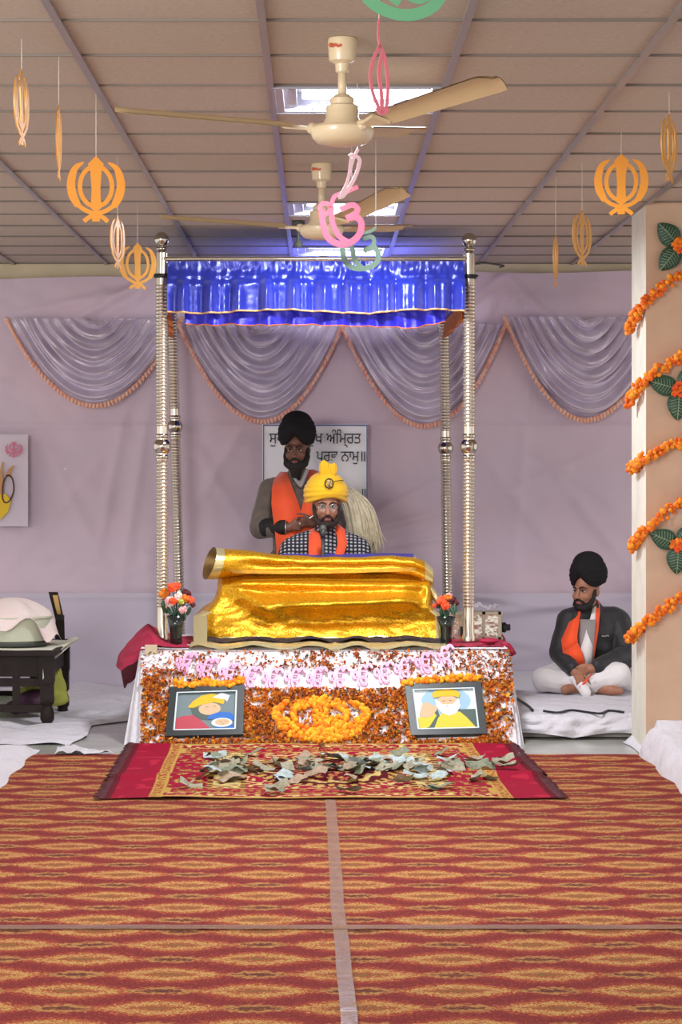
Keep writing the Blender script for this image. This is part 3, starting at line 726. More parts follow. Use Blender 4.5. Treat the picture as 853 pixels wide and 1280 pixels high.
while cnt < 8600:
    px = R.uniform(174, 642); py = R.uniform(814, 936)
    if R.random() > dens(px, py): continue
    cnt += 1
    s = R.uniform(.006, .015)*(1.1 if py > 850 else .85); h = R.uniform(.003, .02)
    Mx = Matrix.Translation(BP(px, py, h)) @ Euler((R.uniform(-.9, .9)+.77, R.uniform(-.9, .9), R.uniform(0, TAU))).to_matrix().to_4x4()
    w = s*R.uniform(.4, .9)
    mi = R.choices([0, 1, 2, 3, 4], [40, 24, 18, 14, 4] if py > 845 else [30, 5, 32, 22, 11])[0]
    pm.add([Mx @ V(q) for q in [(-w, -s, 0), (w, -s*.6, .3*s), (w*1.1, s*.5, -.2*s), (0, s, .35*s), (-w, s*.4, 0)]], [(0, 1, 2, 4), (4, 2, 3)], mi)
tag(pm.build('marigold_petals', ['petal_o', 'petal_y', 'petal_r', 'petal_b', 'petal_g'], smooth=False, fix=False), 'loose orange and brown marigold petals strewn over the sloped white cloth', 'petals', kind='stuff')
# row of pink letters
gv, gf, gr = text_mesh('ੴ', 1.0, 't', 1.0)
ords = ['first', 'second', 'third', 'fourth', 'fifth', 'sixth', 'middle seventh', 'eighth', 'ninth', 'tenth', 'eleventh', 'twelfth', 'last']
for q, (px, py) in enumerate([(233, 831), (259, 838), (287, 844), (314, 848), (341, 850), (369, 850), (397, 850), (425, 849), (454, 846), (481, 843), (506, 838), (532, 831), (557, 823)]):
    M = BM(px, py, .014) @ Euler((0, 0, (6-q)*-.03)).to_matrix().to_4x4() @ Euler((.12, R.uniform(-.1, .1), 0)).to_matrix().to_4x4(); k = MB(); sc = 13.2/F
    add_text(k, 'ੴ', 26*sc, M, .010, 0, 32*sc)
    for rim in gr: k.ribbon([(gv[i].x*26*sc, gv[i].y*32*sc) for i in rim[::2]], 1.7*sc, M, .014, 0, True)      # raised outline
    o = k.build('paper_letter', 'letter_pink', smooth=False)
    tag(o, 'pink raised letter on the flower board, %s from the left of the row' % ords[q], 'letter', 'pink letters along the top of the board')
# marigold emblem in the middle
def mari(mb, p, r, nm=3, flat=1.0):
    sd = R.uniform(0, 99)
    mb.ell(p, (r, r, r*flat), (R.uniform(-.7, .7), R.uniform(-.7, .7), 0), 9, 7, R.randrange(nm), lambda q: 1+.30*nz(q.x*3.4+sd, q.y*3.4, q.z*3.4))
em = MB()
def walk(pts, step=.021, jit=.006, r=(.011, .017)):
    pts = crv(pts, 8); acc = 0
    for a, b in zip(pts, pts[1:]):
        L = (BP(b.x, b.y)-BP(a.x, a.y)).length; acc += L
        while acc > step:
            acc -= step; q = a.lerp(b, R.random())
            mari(em, BP(q.x, q.y, R.uniform(.010, .022))+V((R.uniform(-jit, jit), R.uniform(-jit, jit), R.uniform(-jit, jit))), R.uniform(*r))
for off in (-7, -4, -1, 2, 5, 8):
    walk([(343+abs(off)*.2, 893+off*.6), (352, 906+off), (372, 916+off), (400, 922+off*.8), (430, 917+off), (450, 907+off), (460, 893+off*.6)], .017)
    walk([(346-off*.4, 903), (344-off*.3, 893), (353-off*.3, 884), (360, 880)], .02); walk([(456+off*.4, 905), (459+off*.3, 894), (450+off*.3, 884), (440, 881)], .02)
for off in (-5, -2, 1, 4, 6): walk([(370, 902+off), (366+off*.5, 893), (378, 883+off*.8), (400, 878+off*.7), (424, 884+off*.8), (434-off*.5, 893), (430, 902+off), (400, 911+off)], .018)
for off in (-8, -4, 0, 4, 8): walk([(401+off, 874), (401+off, 900), (401+off, 924)], .02)
tag(em.build('marigold_emblem', ['mari_a', 'mari_b', 'mari_c']), 'emblem of packed orange marigold heads at the middle of the flower board', 'flower emblem')
# framed pictures leaning on the slope
def frame_pic(q, label, shapes):
    (x0, y0), (x1, y1), (x2, y2), (x3, y3) = q          # outer corners: tl, tr, br, bl
    t = thing('picture_frame', label, 'framed picture', BP((x2+x3)/2, (y2+y3)/2, .02), 'framed pictures on the flower board')
    def Q(u, v, h):
        px = lerp(lerp(x3, x2, u), lerp(x0, x1, u), v); py = lerp(lerp(y3, y2, u), lerp(y0, y1, u), v); return BP(px, py, .012+h+.008*v)
    k = MB(); a, b = .095, .11
    for u0, v0, u1, v1 in ((0, 0, 1, b), (0, 1-b, 1, 1), (0, b, a, 1-b), (1-a, b, 1, 1-b)):
        vs = [Q(u, v, h) for h in (-.012, .016) for u, v in ((u0, v0), (u1, v0), (u1, v1), (u0, v1))]
        k.add(vs, [(3, 2, 1, 0), (4, 5, 6, 7), (0, 1, 5, 4), (1, 2, 6, 5), (2, 3, 7, 6), (3, 0, 4, 7)])
    fr = k.build('frame', 'frame_black', t, smooth=False)
    k = MB(); nm = []
    for i, (mn, pts) in enumerate(shapes):
        if mn not in nm: nm.append(mn)
        n = len(pts); h = .004+i*.0006
        k.add([Q(a+(1-2*a)*u, b+(1-2*b)*v, h) for u, v in pts], [tuple(range(n))], nm.index(mn))
    k.build('picture', nm, t, smooth=False, fix=False)
    k = MB(); e = .02
    for u0, v0, u1, v1 in ((a, b, 1-a, b+e), (a, 1-b-e, 1-a, 1-b), (a, b, a+e, 1-b), (1-a-e, b, 1-a, 1-b)):
        k.add([Q(u0, v0, .017), Q(u1, v0, .017), Q(u1, v1, .017), Q(u0, v1, .017)], [(0, 1, 2, 3)])
    k.build('slip', 'pic_pale', fr, smooth=False, fix=False)
sq = [(0, 0), (1, 0), (1, 1), (0, 1)]
def ov(cx, cy, rx, ry, a0=0, a1=TAU, n=20): return [(cx+rx*math.cos(a0+(a1-a0)*i/(n-1 if a1-a0 < TAU else n)), cy+ry*math.sin(a0+(a1-a0)*i/(n-1 if a1-a0 < TAU else n))) for i in range(n)]
frame_pic([(213, 864), (306, 861), (304, 922), (207, 924)], 'framed picture of two figures, one in yellow and one in blue turban', [
    ('pic_grey', sq), ('pic_red', [(0, 0), (.62, 0), (.55, .12), (.42, .3), (.3, .42), (.12, .4), (0, .32)]), ('pic_slate', [(.25, .6), (.38, .62), (.55, .42), (.6, .28), (.42, .3), (.28, .45)]),
    ('pic_skin', ov(.56, .57, .18, .16)), ('pic_yellow', [(.2, .62), (.28, .78), (.42, .92), (.58, .96), (.72, .92), (.8, .78), (.78, .68), (.62, .74), (.42, .68), (.3, .6)]), ('pic_pale', [(.6, .86), (.74, .98), (.88, .9), (.84, .74), (.8, .8)]),
    ('pic_azure', [(.52, .28), (.56, .4), (.72, .48), (.9, .46), (.98, .36), (.98, .24), (.8, .32), (.62, .3)]), ('pic_azure', [(.62, 0), (.68, .1), (.82, .06), (.94, .14), (1, .1), (1, 0)]), ('pic_pale', ov(.77, .2, .17, .12)), ('pic_skin', ov(.78, .21, .12, .085)),
    ('pic_line', [(.72, .22), (.77, .235), (.77, .225)]), ('pic_line', [(.8, .225), (.85, .235), (.85, .225)]), ('pic_line', [(.76, .165), (.81, .16), (.79, .155)]), ('pic_line', [(.48, .6), (.54, .62), (.54, .605)]), ('pic_line', [(.6, .62), (.66, .63), (.66, .615)])])
frame_pic([(506, 860), (601, 857), (609, 921), (514, 923)], 'framed picture of a white-bearded man in yellow raising his hand', [
    ('pic_pale', sq), ('pic_blue', ov(.52, .72, .4, .34)), ('pic_slate', [(0, 0), (.28, 0), (.4, .3), (.36, .55), (.2, .42), (0, .2)]), ('pic_slate', [(.6, .5), (1, .5), (1, 0), (.9, 0), (.7, .4)]),
    ('pic_gold', [(.02, .06), (.08, .02), (.2, .08), (.34, .36), (.3, .44), (.14, .36), (.02, .3)]), ('pic_skin', [(.06, .38), (.12, .62), (.18, .7), (.24, .68), (.28, .62), (.36, .6), (.36, .5), (.26, .34), (.14, .3)]),
    ('pic_gold', [(.26, 0), (.36, .3), (.46, .44), (.72, .44), (.82, .3), (.96, .03), (.9, 0)]), ('pic_skin', ov(.54, .68, .17, .17)), ('pic_white', [(.34, .76), (.4, .7), (.46, .62), (.62, .62), (.68, .7), (.73, .76), (.74, .56), (.66, .4), (.54, .34), (.42, .42), (.36, .56)]),
    ('pic_yellow', [(.32, .78), (.3, .9), (.4, .98), (.56, 1.0), (.7, .96), (.76, .88), (.74, .78), (.64, .82), (.44, .82)]), ('pic_line', [(.44, .7), (.5, .72), (.5, .705)]), ('pic_line', [(.57, .72), (.63, .71), (.57, .705)]), ('pic_line', [(.49, .585), (.57, .585), (.53, .57)])])
for lab, pts in (('short marigold strip along the top of the left framed picture', [(217, 858), (240, 860), (262, 857), (285, 859), (305, 854)]), ('short marigold strip along the top of the right framed picture', [(502, 858), (525, 855), (550, 853), (575, 851), (599, 850)])):
    em = MB(); walk(pts, .011, .008, (.013, .019)); walk([(a, b+3) for a, b in pts], .016, .008, (.012, .016))
    for i in range(len(em.v)): em.v[i] += V((0, -.012, .010))
    tag(em.build('marigold_strip', ['mari_a', 'mari_b', 'mari_c']), lab, 'garland', 'marigold strips over the pictures')

# ------------------------------------------------------------------ gold cloth over the book stand
gc = thing('gold_cloth', 'shiny gold brocade cloth draped over the book stand under the canopy', 'cloth', P(398, 800, 14.1))
LB = [(716, 274), (723, 273), (740, 271), (750, 267), (760, 258), (766, 250), (770, 242), (785, 241), (797, 243)]
RB = [(716, 540), (727, 543), (745, 541), (757, 541), (764, 546), (769, 553), (785, 554), (797, 555)]
def dr(u, v):
    py = lerp(798+1.6*math.sin(u*23)+1.2*math.sin(u*41), 714, v); px = lerp(interp(py, LB), interp(py, RB), u)
    Y = interp(v, [(0, 14.0), (.3, 14.05), (.62, 14.12), (1, 14.25)])
    Y -= .085*math.exp(-((py-729-3*u)/7)**2)*sm(.0, .12, u)*sm(1, .9, u)
    Y -= .13*math.exp(-((py-753-2*math.sin(u*5))/10)**2)*sm(.12, .42, u)*sm(1.0, .85, u)
    Y += .04*math.exp(-((py-778)/9)**2)*sm(.1, .5, u)
    a, b = V((285, 733)), V((360, 778)); d = b-a; p = V((px, py)); tt = max(0, min(1, (p-a).dot(d)/d.length_squared)); q = (p-a).x*d.y-(p-a).y*d.x; q /= d.length
    Y -= .075*math.exp(-(q/9)**2)*math.sin(PI*min(1, tt*.9+.08))
    Y -= .05*math.exp(-(((px-268)/16)**2+((py-775)/26)**2)); Y -= .05*math.exp(-(((px-536)/8)**2+((py-740)/22)**2))
    Y += .014*nz(u*9, v*6, 3)+.006*nz(u*25, v*14, 3)
    e = min(u, 1-u); Y += .10*sm(.03, 0, e)**2
    return P(px, py, Y)
MB().grid(dr, 170, 70, 0, False, lambda u, v: 1 if (v < .42 and (u < .045 or u > .968)) or v < .018 else 0).build('front_drape', ['brocade', 'silver_gold'], gc, fix=False)
k = MB()
for e in (0, 1): k.grid(lambda u, v, e=e: dr(e, v)+V(((-.03 if e else .03)*u, .75*u, .02*u)), 12, 30)
k.grid(lambda u, v: dr(u, 1).lerp(P(lerp(290, 520, u), 700, 14.95), v)+V((0, 0, .03*math.sin(v*PI))), 60, 12)
k.build('back_drape', 'brocade', gc, fix=False)
RC = [(0, 262, 704, 20.5), (.05, 268, 705, 20), (.12, 288, 704, 17.5), (.2, 312, 703, 15), (.32, 345, 705, 11.5), (.5, 395, 706, 10), (.7, 450, 706, 10), (.85, 492, 705, 11), (.93, 517, 708, 12), (.97, 530, 713, 12), (1, 541, 721, 10)]
def roll(u, v):
    px = interp(u, [(a, b) for a, b, c, d in RC]); py = interp(u, [(a, c) for a, b, c, d in RC]); r = interp(u, [(a, d) for a, b, c, d in RC])*14.1/F
    c = P(px, py, 14.2); a = TAU*v; k = 1-.55*math.exp(-((((v-.52+.5) % 1)-.5)/.05)**2)*sm(.1, .3, u)
    q = V((0, math.cos(a)*r*1.5*k, math.sin(a)*r*k))
    tw = .5*sm(.3, 0, u); q = V((q.x-.5*q.y*tw, q.y, q.z))
    q += V((.3*q.z, 0, 0))*sm(.25, 0, u); return c+q+V((0, .01*nz(u*9, v*5), .006*nz(u*14, v*6, 4)))
k = MB().grid(lambda u, v: roll(v, u), 36, 110, 0, True, lambda u, v: 1 if v < .07 or v > .975 else 0)
# inner lining of the open left end
k.grid(lambda u, v: roll(0, u).lerp(P(276, 705, 14.2), v*.8)+V((.06*v, 0, 0)), 36, 6, 2, True)
k.build('top_roll', ['brocade', 'silver_gold', 'brass'], gc, fix=False)
k = MB().grid(lambda u, v: P(lerp(266, 520, u), lerp(715.5+2*math.sin(u*4), 711+2*math.sin(u*4), v), 14.12-.03*v-.02*math.sin(u*9)), 60, 4); k.build('fold_edge', 'silver_gold', gc, fix=False)
k = MB().grid(lambda u, v: P(lerp(519, 547, u), lerp(lerp(695, 742, u), lerp(716, 762, u*.9), v), 14.2-.06*math.sin(v*3)*u+.02*nz(u*5, v*5)), 14, 14); k.build('loose_corner', 'silver_gold', gc, fix=False)
def hem(u, v, a=13.40, b=13.66, h=0):
    Y = lerp(a, b, v); x = lerp(P(243, 0, 13.9).x, P(554, 0, 13.9).x, u)
    return V((x, Y, .520+h-.02*sm(13.44, 13.40, Y)+.022*(1+math.sin(u*31+.6*math.sin(u*11)))*(1-v*.6)*.6+.008*nz(u*22, v*2)))
MB().grid(hem, 140, 6).build('silver_hem', 'silver_gold', gc, fix=False)
MB().grid(lambda u, v: hem(u, v, 13.64, 14.12, .004), 120, 8).build('dark_border', 'navy', gc, fix=False)
MB().grid(lambda u, v: P(lerp(242, 259, u), lerp(815-7*u, 770, v), lerp(13.45, 13.98, v)), 5, 10).build('hem_corner', 'silver_gold', gc, fix=False)
bkc = MB().grid(lambda u, v: P(lerp(352, 517, u), lerp(697, 692.5+1.0*math.sin(u*6), v), lerp(14.3, 14.62, v)), 30, 6); bkc.grid(lambda u, v: P(lerp(352, 517, u), 700, 14.62)+V((0, 0, .04*(1-v))), 10, 2)
tag(bkc.build('book_cloth', 'purple_cloth', fix=False), 'violet blue cloth edge on top of the gold covered stand', 'cloth')
# maroon cloth under the posts
mc = MB()
TL = [(0, 145, 832), (.1, 148, 819), (.25, 160, 803), (.42, 176, 785), (.52, 186, 780), (.62, 196, 785), (.8, 218, 794), (1, 244, 796)]
BL = [(0, 150, 838), (.1, 155, 836), (.25, 172, 826), (.42, 186, 809), (.52, 194, 806), (.62, 202, 808), (.8, 222, 809), (1, 244, 809)]
cur = lambda T, u: V((interp(u, [(q[0], q[1]) for q in T]), interp(u, [(q[0], q[2]) for q in T])))
def ml(u, v):
    a, b = cur(BL, u), cur(TL, u); p = a.lerp(b, v); Y = lerp(13.44, lerp(13.85, 14.5, sm(.5, .9, u)), v)
    Y -= .05*math.sin(v*PI)*sm(.7, .3, u)+.05*nz(u*9+v*4, v*3, 2)*math.sin(v*PI); return P(p.x, p.y+2*nz(u*11, v*3), Y)
mc.grid(ml, 44, 18)
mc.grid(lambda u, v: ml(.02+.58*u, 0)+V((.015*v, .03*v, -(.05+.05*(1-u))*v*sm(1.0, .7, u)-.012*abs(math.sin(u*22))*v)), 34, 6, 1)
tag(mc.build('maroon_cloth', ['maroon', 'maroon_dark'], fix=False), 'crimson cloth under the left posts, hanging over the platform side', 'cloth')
mr = MB().grid(lambda u, v: P(lerp(560, 642, u), 0, 13.5)*0+V((P(lerp(560, 638, u), 0, lerp(13.5, 14.5, v)).x, lerp(13.46, 14.5, v), .512+.016*abs(nz(u*7, v*6))-.10*sm(.88, 1, u))), 24, 14)
mr.band([P(628, 803, 13.45), P(635, 806, 13.45), P(640, 813, 13.45), P(643, 819, 13.45)], V((.014, 0, .008)), .008)
mr.ell(P(612, 801, 13.6), (.06, .05, .018))
tag(mr.build('maroon_cloth', 'maroon', fix=False), 'crimson cloth under the right post beside the metal case', 'cloth')

# vases with flowers
def bloom(mb, p, r, mi):
    for q in range(9):
        a = TAU*q/9+R.random(); rr = r*R.uniform(.35, .7)
        mb.ell(V(p)+V((math.cos(a)*r*.55, -r*.25+R.uniform(-.2, .2)*r, math.sin(a)*r*.5)), (rr, rr*.5, rr), (R.uniform(-1, 1), R.uniform(-1, 1), 0), 7, 5, mi)
    mb.ell(V(p)+V((0, -r*.4, 0)), r*.5, None, 8, 6, mi)
def vase(base, h, r0, r1, label, fl, lv):
    t = thing('flower_vase', label, 'vase', base, 'vases of artificial flowers beside the posts')
    MB().lathe([(r0*.8, 0), (r0, .008), (r0*.95, h*.25), (r0*1.1, h*.6), (r1, h), (r1*.86, h), (r0*.8, h*.5), (r0*.7, .02)], base, 20, capped=True).build('vessel', 'vase_dark', t)
    k = MB(); lf = MB()
    names = ['flower_red', 'petal_o', 'flower_white', 'flower_pink', 'flower_wine', 'flower_lime']
    for px, py, r, mi, dy in fl:
        p = P(px, py, base[1]+dy)
        b = MB(); bloom(b, p, r*1.2, 0); b.build('flower', names[mi], t)
        lf.tube(crv([V(base)+V((0, 0, h*.8)), V(base).lerp(p, .6)+V((0, 0, h*.5)), p], 5), .003, 5)
    for px, py in lv:
        p = P(px, py, base[1]-.02); a = R.uniform(-.6, .6)
        lf.ell(p, (.012, .004, .03), (R.uniform(-.5, .5), a, 0), 8, 6)
    lf.build('stem', 'leaf_green', t)
vb = P(220, 803, 13.66); vase((vb.x, 13.66, .512), .17, .036, .056, 'dark vase of orange, white and pink flowers by the left posts',
    [(215, 734, .026, 0, 0), (221, 732, .022, 0, .02), (206, 742, .026, 1, .03), (214, 752, .026, 2, -.02), (223, 746, .022, 2, 0), (217, 751, .02, 0, -.05), (231, 748, .022, 1, 0), (237, 750, .022, 0, .03), (233, 741, .022, 4, .04), (227, 752, .016, 5, -.03), (229, 762, .02, 3, -.03), (241, 756, .014, 4, .02), (210, 752, .016, 3, -.04), (240, 749, .014, 3, .04)],
    [(206, 762), (212, 764), (218, 766), (224, 768), (230, 770), (204, 756), (236, 764)])
vb = P(558, 803, 13.70); vase((vb.x, 13.70, .514), .16, .034, .058, 'dark vase of orange flowers at the right end of the gold cloth',
    [(552, 751, .024, 0, 0), (560, 748, .022, 1, .02), (557, 757, .024, 0, -.03), (547, 757, .014, 4, 0), (566, 750, .02, 4, .02), (562, 744, .014, 3, .05), (543, 757, .012, 0, -.02), (570, 754, .016, 4, .02)],
    [(552, 766), (558, 768), (566, 764), (569, 760)])
# shiny case at the right
t = thing('metal_case', 'shiny metal case with two glossy panels behind the right post', 'case', (P(605, 797, 14.1).x, 14.1, .51))
c0, c1 = P(566, 797, 14.05), P(629, 797, 14.05); zc = lambda py: HC-(py-CY)*14.05/F
k = MB(); xm = (c0.x+c1.x)/2; w = c1.x-c0.x; zb_, zt = .51, zc(765); h = zt-zb_
k.box((xm, 14.17, zb_+h/2), (w-.01, .2, h-.01))
for zz in (zb_+.008, zt-.008): k.box((xm, 14.06, zz), (w, .03, .016))
for xx in (c0.x, c1.x-.02, P(605, 0, 14.05).x): k.box((xx, 14.06, zb_+h/2), (.018, .03, h))
k.build('body', 'case_metal', t, smooth=False)
for a, b in ((567, 603), (607, 626)):
    MB().grid(lambda u, v, a=a, b=b: P(lerp(a, b, u), 0, 14.055).xy.to_3d()+V((0, 0, lerp(zb_+.016, zt-.016, v))), 6, 6).build('panel', 'case_panel', t, fix=False)
MB().lathe([(.03, 0), (.032, .02), (.02, .03), (.02, .05)], (c1.x-.0, 14.12, zb_+.07), 14, 0, Euler((0, PI/2, 0)).to_matrix()).build('knob', 'black', t)
MB().box((P(580, 0, 14.05).x, 14.04, zb_+.05), (.04, .03, .06)).build('latch', 'black', t, smooth=False)
wr = MB().grid(lambda u, v: V((lerp(c0.x+.1, c1.x, u), lerp(14.05, 14.27, v), zt+.01+.035*abs(nz(u*8, v*6, 1))+.02*math.sin(u*5)**2)), 30, 10)
tag(wr.build('plastic_wrap', 'plastic', fix=False), 'crumpled clear plastic lying on top of the metal case', 'plastic sheet')

# ------------------------------------------------------------------ people
def head_prims(mb, M):
    k = MB()
    k.ell((0, .012, .035), (.078, .098, .10)); k.ell((0, -.028, -.03), (.066, .07, .098)); k.ell((0, -.05, -.088), (.046, .042, .036))
    k.cap((0, -.094, .018), .010, (0, -.121, -.030), .0135); k.ell((-.013, -.108, -.035), (.010, .011, .009)); k.ell((.013, -.108, -.035), (.010, .011, .009))
    k.cap((-.048, -.078, .034), .012, (-.012, -.095, .032), .011); k.cap((.048, -.078, .034), .012, (.012, -.095, .032), .011)
    k.ell((-.042, -.070, -.028), (.026, .024, .028)); k.ell((.042, -.070, -.028), (.026, .024, .028))
    k.cap((-.020, -.094, -.062), .0085, (.020, -.094, -.062), .0085); k.cap((-.016, -.094, -.072), .009, (.016, -.094, -.072), .009)
    k.ell((-.080, .012, -.005), (.012, .024, .034)); k.ell((.080, .012, -.005), (.012, .024, .034))
    mb.add([M @ p for p in k.v], k.f)
def face_bits(root, M, hair, lip=True):
    def put(k, name, m, par=root):
        k.v = [M @ p for p in k.v]; return k.build(name, m, par, local=True)
    for s in (-1, 1):
        e = put(MB().ell((s*.033, -.084, .010), (.0155, .010, .0085), None, 12, 8), 'eye', 'eye_white')
        put(MB().ell((s*.033, -.0925, .0095), (.0068, .004, .0072), None, 10, 8), 'iris', 'hair_black', e)
        put(MB().tube([(s*.016, -.098, .014), (s*.033, -.0975, .019), (s*.05, -.088, .014)], .0028, 6), 'eyelid', 'hair_black', e)
        put(MB().chain([((s*.013, -.104, .030), .0045), ((s*.034, -.099, .038), .0055), ((s*.056, -.080, .030), .003)]), 'eyebrow', hair)
    put(MB().chain([((-.020, -.1035, -.064), .004), ((0, -.108, -.063), .0055), ((.020, -.1035, -.064), .004)]).chain([((-.016, -.103, -.071), .004), ((0, -.107, -.073), .006), ((.016, -.103, -.071), .004)]), 'mouth', 'lips')
def beard(root, M, m, L, full=1.0):
    k = MB()
    for s in (-1, 1):
        k.chain([((s*.076, -.006, .005), .013), ((s*.073, -.022, -.045), .018*full), ((s*.058, -.050, -.088), .026*full), ((s*.022, -.074, -.108), .030*full)])
        k.chain([((s*.002, -.108, -.050), .0075), ((s*.022, -.103, -.054), .009), ((s*.036, -.086, -.074), .012)])
    k.ell((0, -.074, -.104), (.046*full, .038, .034*full)); k.cap((0, -.078, -.105), .036*full, (0, -.070, -.105-L), .022*full)
    k.v = [M @ p for p in k.v]
    blob(k, 'beard', m, root, .006, 2, lambda p: p+V((.004*nz(p.x*70, p.y*70, p.z*25), -.004*abs(nz(p.x*80, 3, p.z*20)), 0)))
def hand(mb, w, d, side, pal, s=1.0, curl=.6, spread=.15):
    """palm from the wrist w along d, side = thumb direction, pal = palm normal; four fingers and a thumb"""
    w, d, side, pal = V(w), V(d).normalized(), V(side).normalized(), V(pal).normalized()
    L = .085*s
    for q in (-1, -.33, .33, 1):
        mb.cap(w+side*q*.012*s, .017*s, w+d*L+side*q*.028*s, .0135*s)
    for i, q in enumerate((1, .33, -.33, -1)):
        ln = (.068, .078, .072, .056)[i]*s; b = w+d*L+side*q*.029*s; a = curl*.5; dd = d+side*q*spread
        p = b; rr = .0098*s; pr = [(p, rr)]
        for kx in range(3):
            a += curl*.5; v = (dd.normalized()*math.cos(a)+pal*math.sin(a)); p = p+v*ln*(.45, .32, .23)[kx]; rr *= .93; pr.append((p, rr))
        mb.chain(pr)
    b = w+d*.02*s+side*.026*s
    mb.chain([(b, .014*s), (b+(d*.6+side*.7+pal*.3)*.038*s, .012*s), (b+(d*1.0+side*.75+pal*.5)*.060*s, .0105*s), (b+(d*1.5+side*.6+pal*.6)*.070*s, .009*s)])
def turban(root, M, m, W=.128, H=.20, V_=.075, base=.055, back=.02):
    """wrapped turban whose layers cross to a peak over the forehead"""
    k = MB(); k.ell((0, back, base+H*.58), (W*.84, .112, H*.44)); k.ell((0, back+.03, base+H*.3), (W*.74, .08, H*.4))
    n = 7
    for i in range(n):
        f = i/(n-1); zb = base+.012+f*(H*.72); sc = math.sqrt(max(.08, 1-((f-.30)/.80)**2)); rr = .019+.004*math.sin(f*PI)
        a, b = (W-.018)*sc, .112*sc
        pts = []
        for q in range(28):
            th = TAU*q/28; x = a*math.cos(th); y = back-b*math.sin(th); fr = max(0, math.sin(th))
            zz = zb+V_*(.5-abs(math.cos(th))**1.0)*(.2+.8*fr)*max(0, 1-f*1.15)+.006*math.sin(3*th+i*2)*f
            pts.append(V((x, y, zz)))
        for q in range(28): k.cap(pts[q], rr, pts[(q+1) % 28], rr, 8)
    k.v = [M @ p for p in k.v]
    return blob(k, 'turban', m, root, .006, 2)

# --- reader seated behind the stand
rd = thing('person', 'person in yellow turban and checked shirt seated reading at the microphone', 'person', (.045, 14.82, .47))
b = MB()
b.ell((0, .02, .11), (.19, .15, .12)); b.cap((0, .02, .14), .13, (0, 0, .42), .13); b.cap((-.13, -.01, .54), .065, (.13, -.01, .54), .065); b.cap((0, 0, .42), .12, (0, -.01, .54), .08)
b.cap((0, -.04, .56), .062, (0, -.07, .76), .055)
HM = Matrix.Translation(V((.005, -.10, .835))) @ Euler((.10, .0, .10)).to_matrix().to_4x4()
head_prims(b, HM)
for s in (-1, 1):
    b.chain([((s*.20, -.03, .56), .062), ((s*.275, -.08, .30), .05), ((s*.16, -.33, .42), .036)])
    hand(b, (s*.155, -.335, .43), (-s*.35, -1, .25), (-s, -.2, .2), (0, .1, -1), 1.0, .5)
    b.chain([((s*.09, .02, .10), .095), ((s*.34, -.17, .10), .075), ((-s*.02, -.27, .07), .05)]); b.cap((-s*.02, -.27, .06), .04, (-s*.16, -.25, .045), .03)
blob(b, 'body', 'skin', rd, .0065, 2)
face_bits(rd, HM, 'hair_brown')
beard(rd, HM, 'hair_brown', .03, .82)
k = MB(); k.ell((0, .03, .13), (.215, .17, .12)); k.cap((0, .02, .14), .175, (0, -.02, .42), .18); k.cap((-.15, -.02, .555), .098, (.15, -.02, .555), .098); k.cap((0, -.02, .42), .175, (0, -.02, .58), .12); k.cap((0, -.05, .56), .09, (0, -.055, .68), .072)
for s in (-1, 1): k.chain([((s*.205, -.03, .555), .088), ((s*.285, -.08, .30), .076), ((s*.19, -.28, .40), .056)]); k.cap((s*.06, -.02, .62), .075, (s*.16, -.02, .58), .085)
blob(k, 'shirt', 'check_shirt', rd, .009, 3, lambda p: p+V((0, -.008*nz(p.x*9, p.y*9, p.z*7), 0)))
k = MB()
for s in (-1, 1): k.chain([((s*.09, .02, .10), .11), ((s*.35, -.17, .10), .09), ((-s*.0, -.25, .075), .065)])
blob(k, 'trousers', 'trousers_dark', rd, .012, 3)
k = MB()
k.band([(-.02, .02, .70), (-.062, -.05, .695), (-.072, -.12, .655), (-.062, -.185, .57), (-.055, -.225, .48), (-.05, -.245, .36), (-.05, -.25, .25)], [V((.02, .03, 0)), V((.026, .02, .012)), V((.034, .012, .012)), V((.044, .012, 0)), V((.05, .01, 0)), V((.052, .01, 0)), V((.05, 0, 0))], .016)
k.band([(.0, .02, .70), (.062, -.04, .705), (.098, -.09, .672), (.108, -.155, .60), (.085, -.205, .52), (.06, -.235, .42), (.05, -.24, .30)], [V((.02, .03, 0)), V((.022, .02, .012)), V((.026, .012, .014)), V((.03, .01, 0)), V((.028, 0, 0)), V((.026, 0, 0)), V((.026, 0, 0))], .014)
k.build('scarf', 'orange_cloth', rd, local=True)
k = MB(); k.ell((0, .025, .130), (.122, .132, .092)); k.ell((0, .03, .09), (.112, .115, .065))
for i in range(6):
    f = i/5; pts = []
    for q in range(32):
        th = TAU*q/32; fr = max(0, math.sin(th)); sc = math.sqrt(max(.1, 1-((f-.30)/.86)**2))
        pts.append(V(((.130)*sc*math.cos(th), .025-.125*sc*math.sin(th), .068+.115*f-.035*abs(math.cos(th))**2*(1-f)+.012*fr*(1-f)+.006*math.sin(th*2+i))))
    for q in range(32): k.cap(pts[q], .016, pts[(q+1) % 32], .016, 8)
k.v = [HM @ p for p in k.v]
tb = blob(k, 'turban', 'yellow_cloth', rd, .006, 2)
k = MB()
for (x, w, h, yy) in ((-.016, .036, .098, .03), (.040, .026, .082, .02), (.010, .026, .078, .05)):
    k.ell((x, yy-.05, .205+h*.36), (w, .020, h*.62), (0, .12*(1 if x > 0 else -.6), 0), 14, 10)
k.v = [HM @ p for p in k.v]; blob(k, 'plume', 'yellow_cloth', tb, .006, 2, lambda p: p+V((0, .005*math.sin(p.x*300), 0)))
k = MB(); k.tube([V((.005+.026*math.cos(a), -.119+.014*math.sin(a)*.4, .160+.030*math.sin(a))) for a in [TAU*i/20 for i in range(20)]], .0038, 6, 0, True)
k.tube([(.005, -.124, .136), (.005, -.124, .188)], .005, 6, 1); k.tube([V((.005+.012*math.cos(a), -.123, .163+.014*math.sin(a))) for a in [TAU*i/14 for i in range(14)]], .003, 5, 1, True)
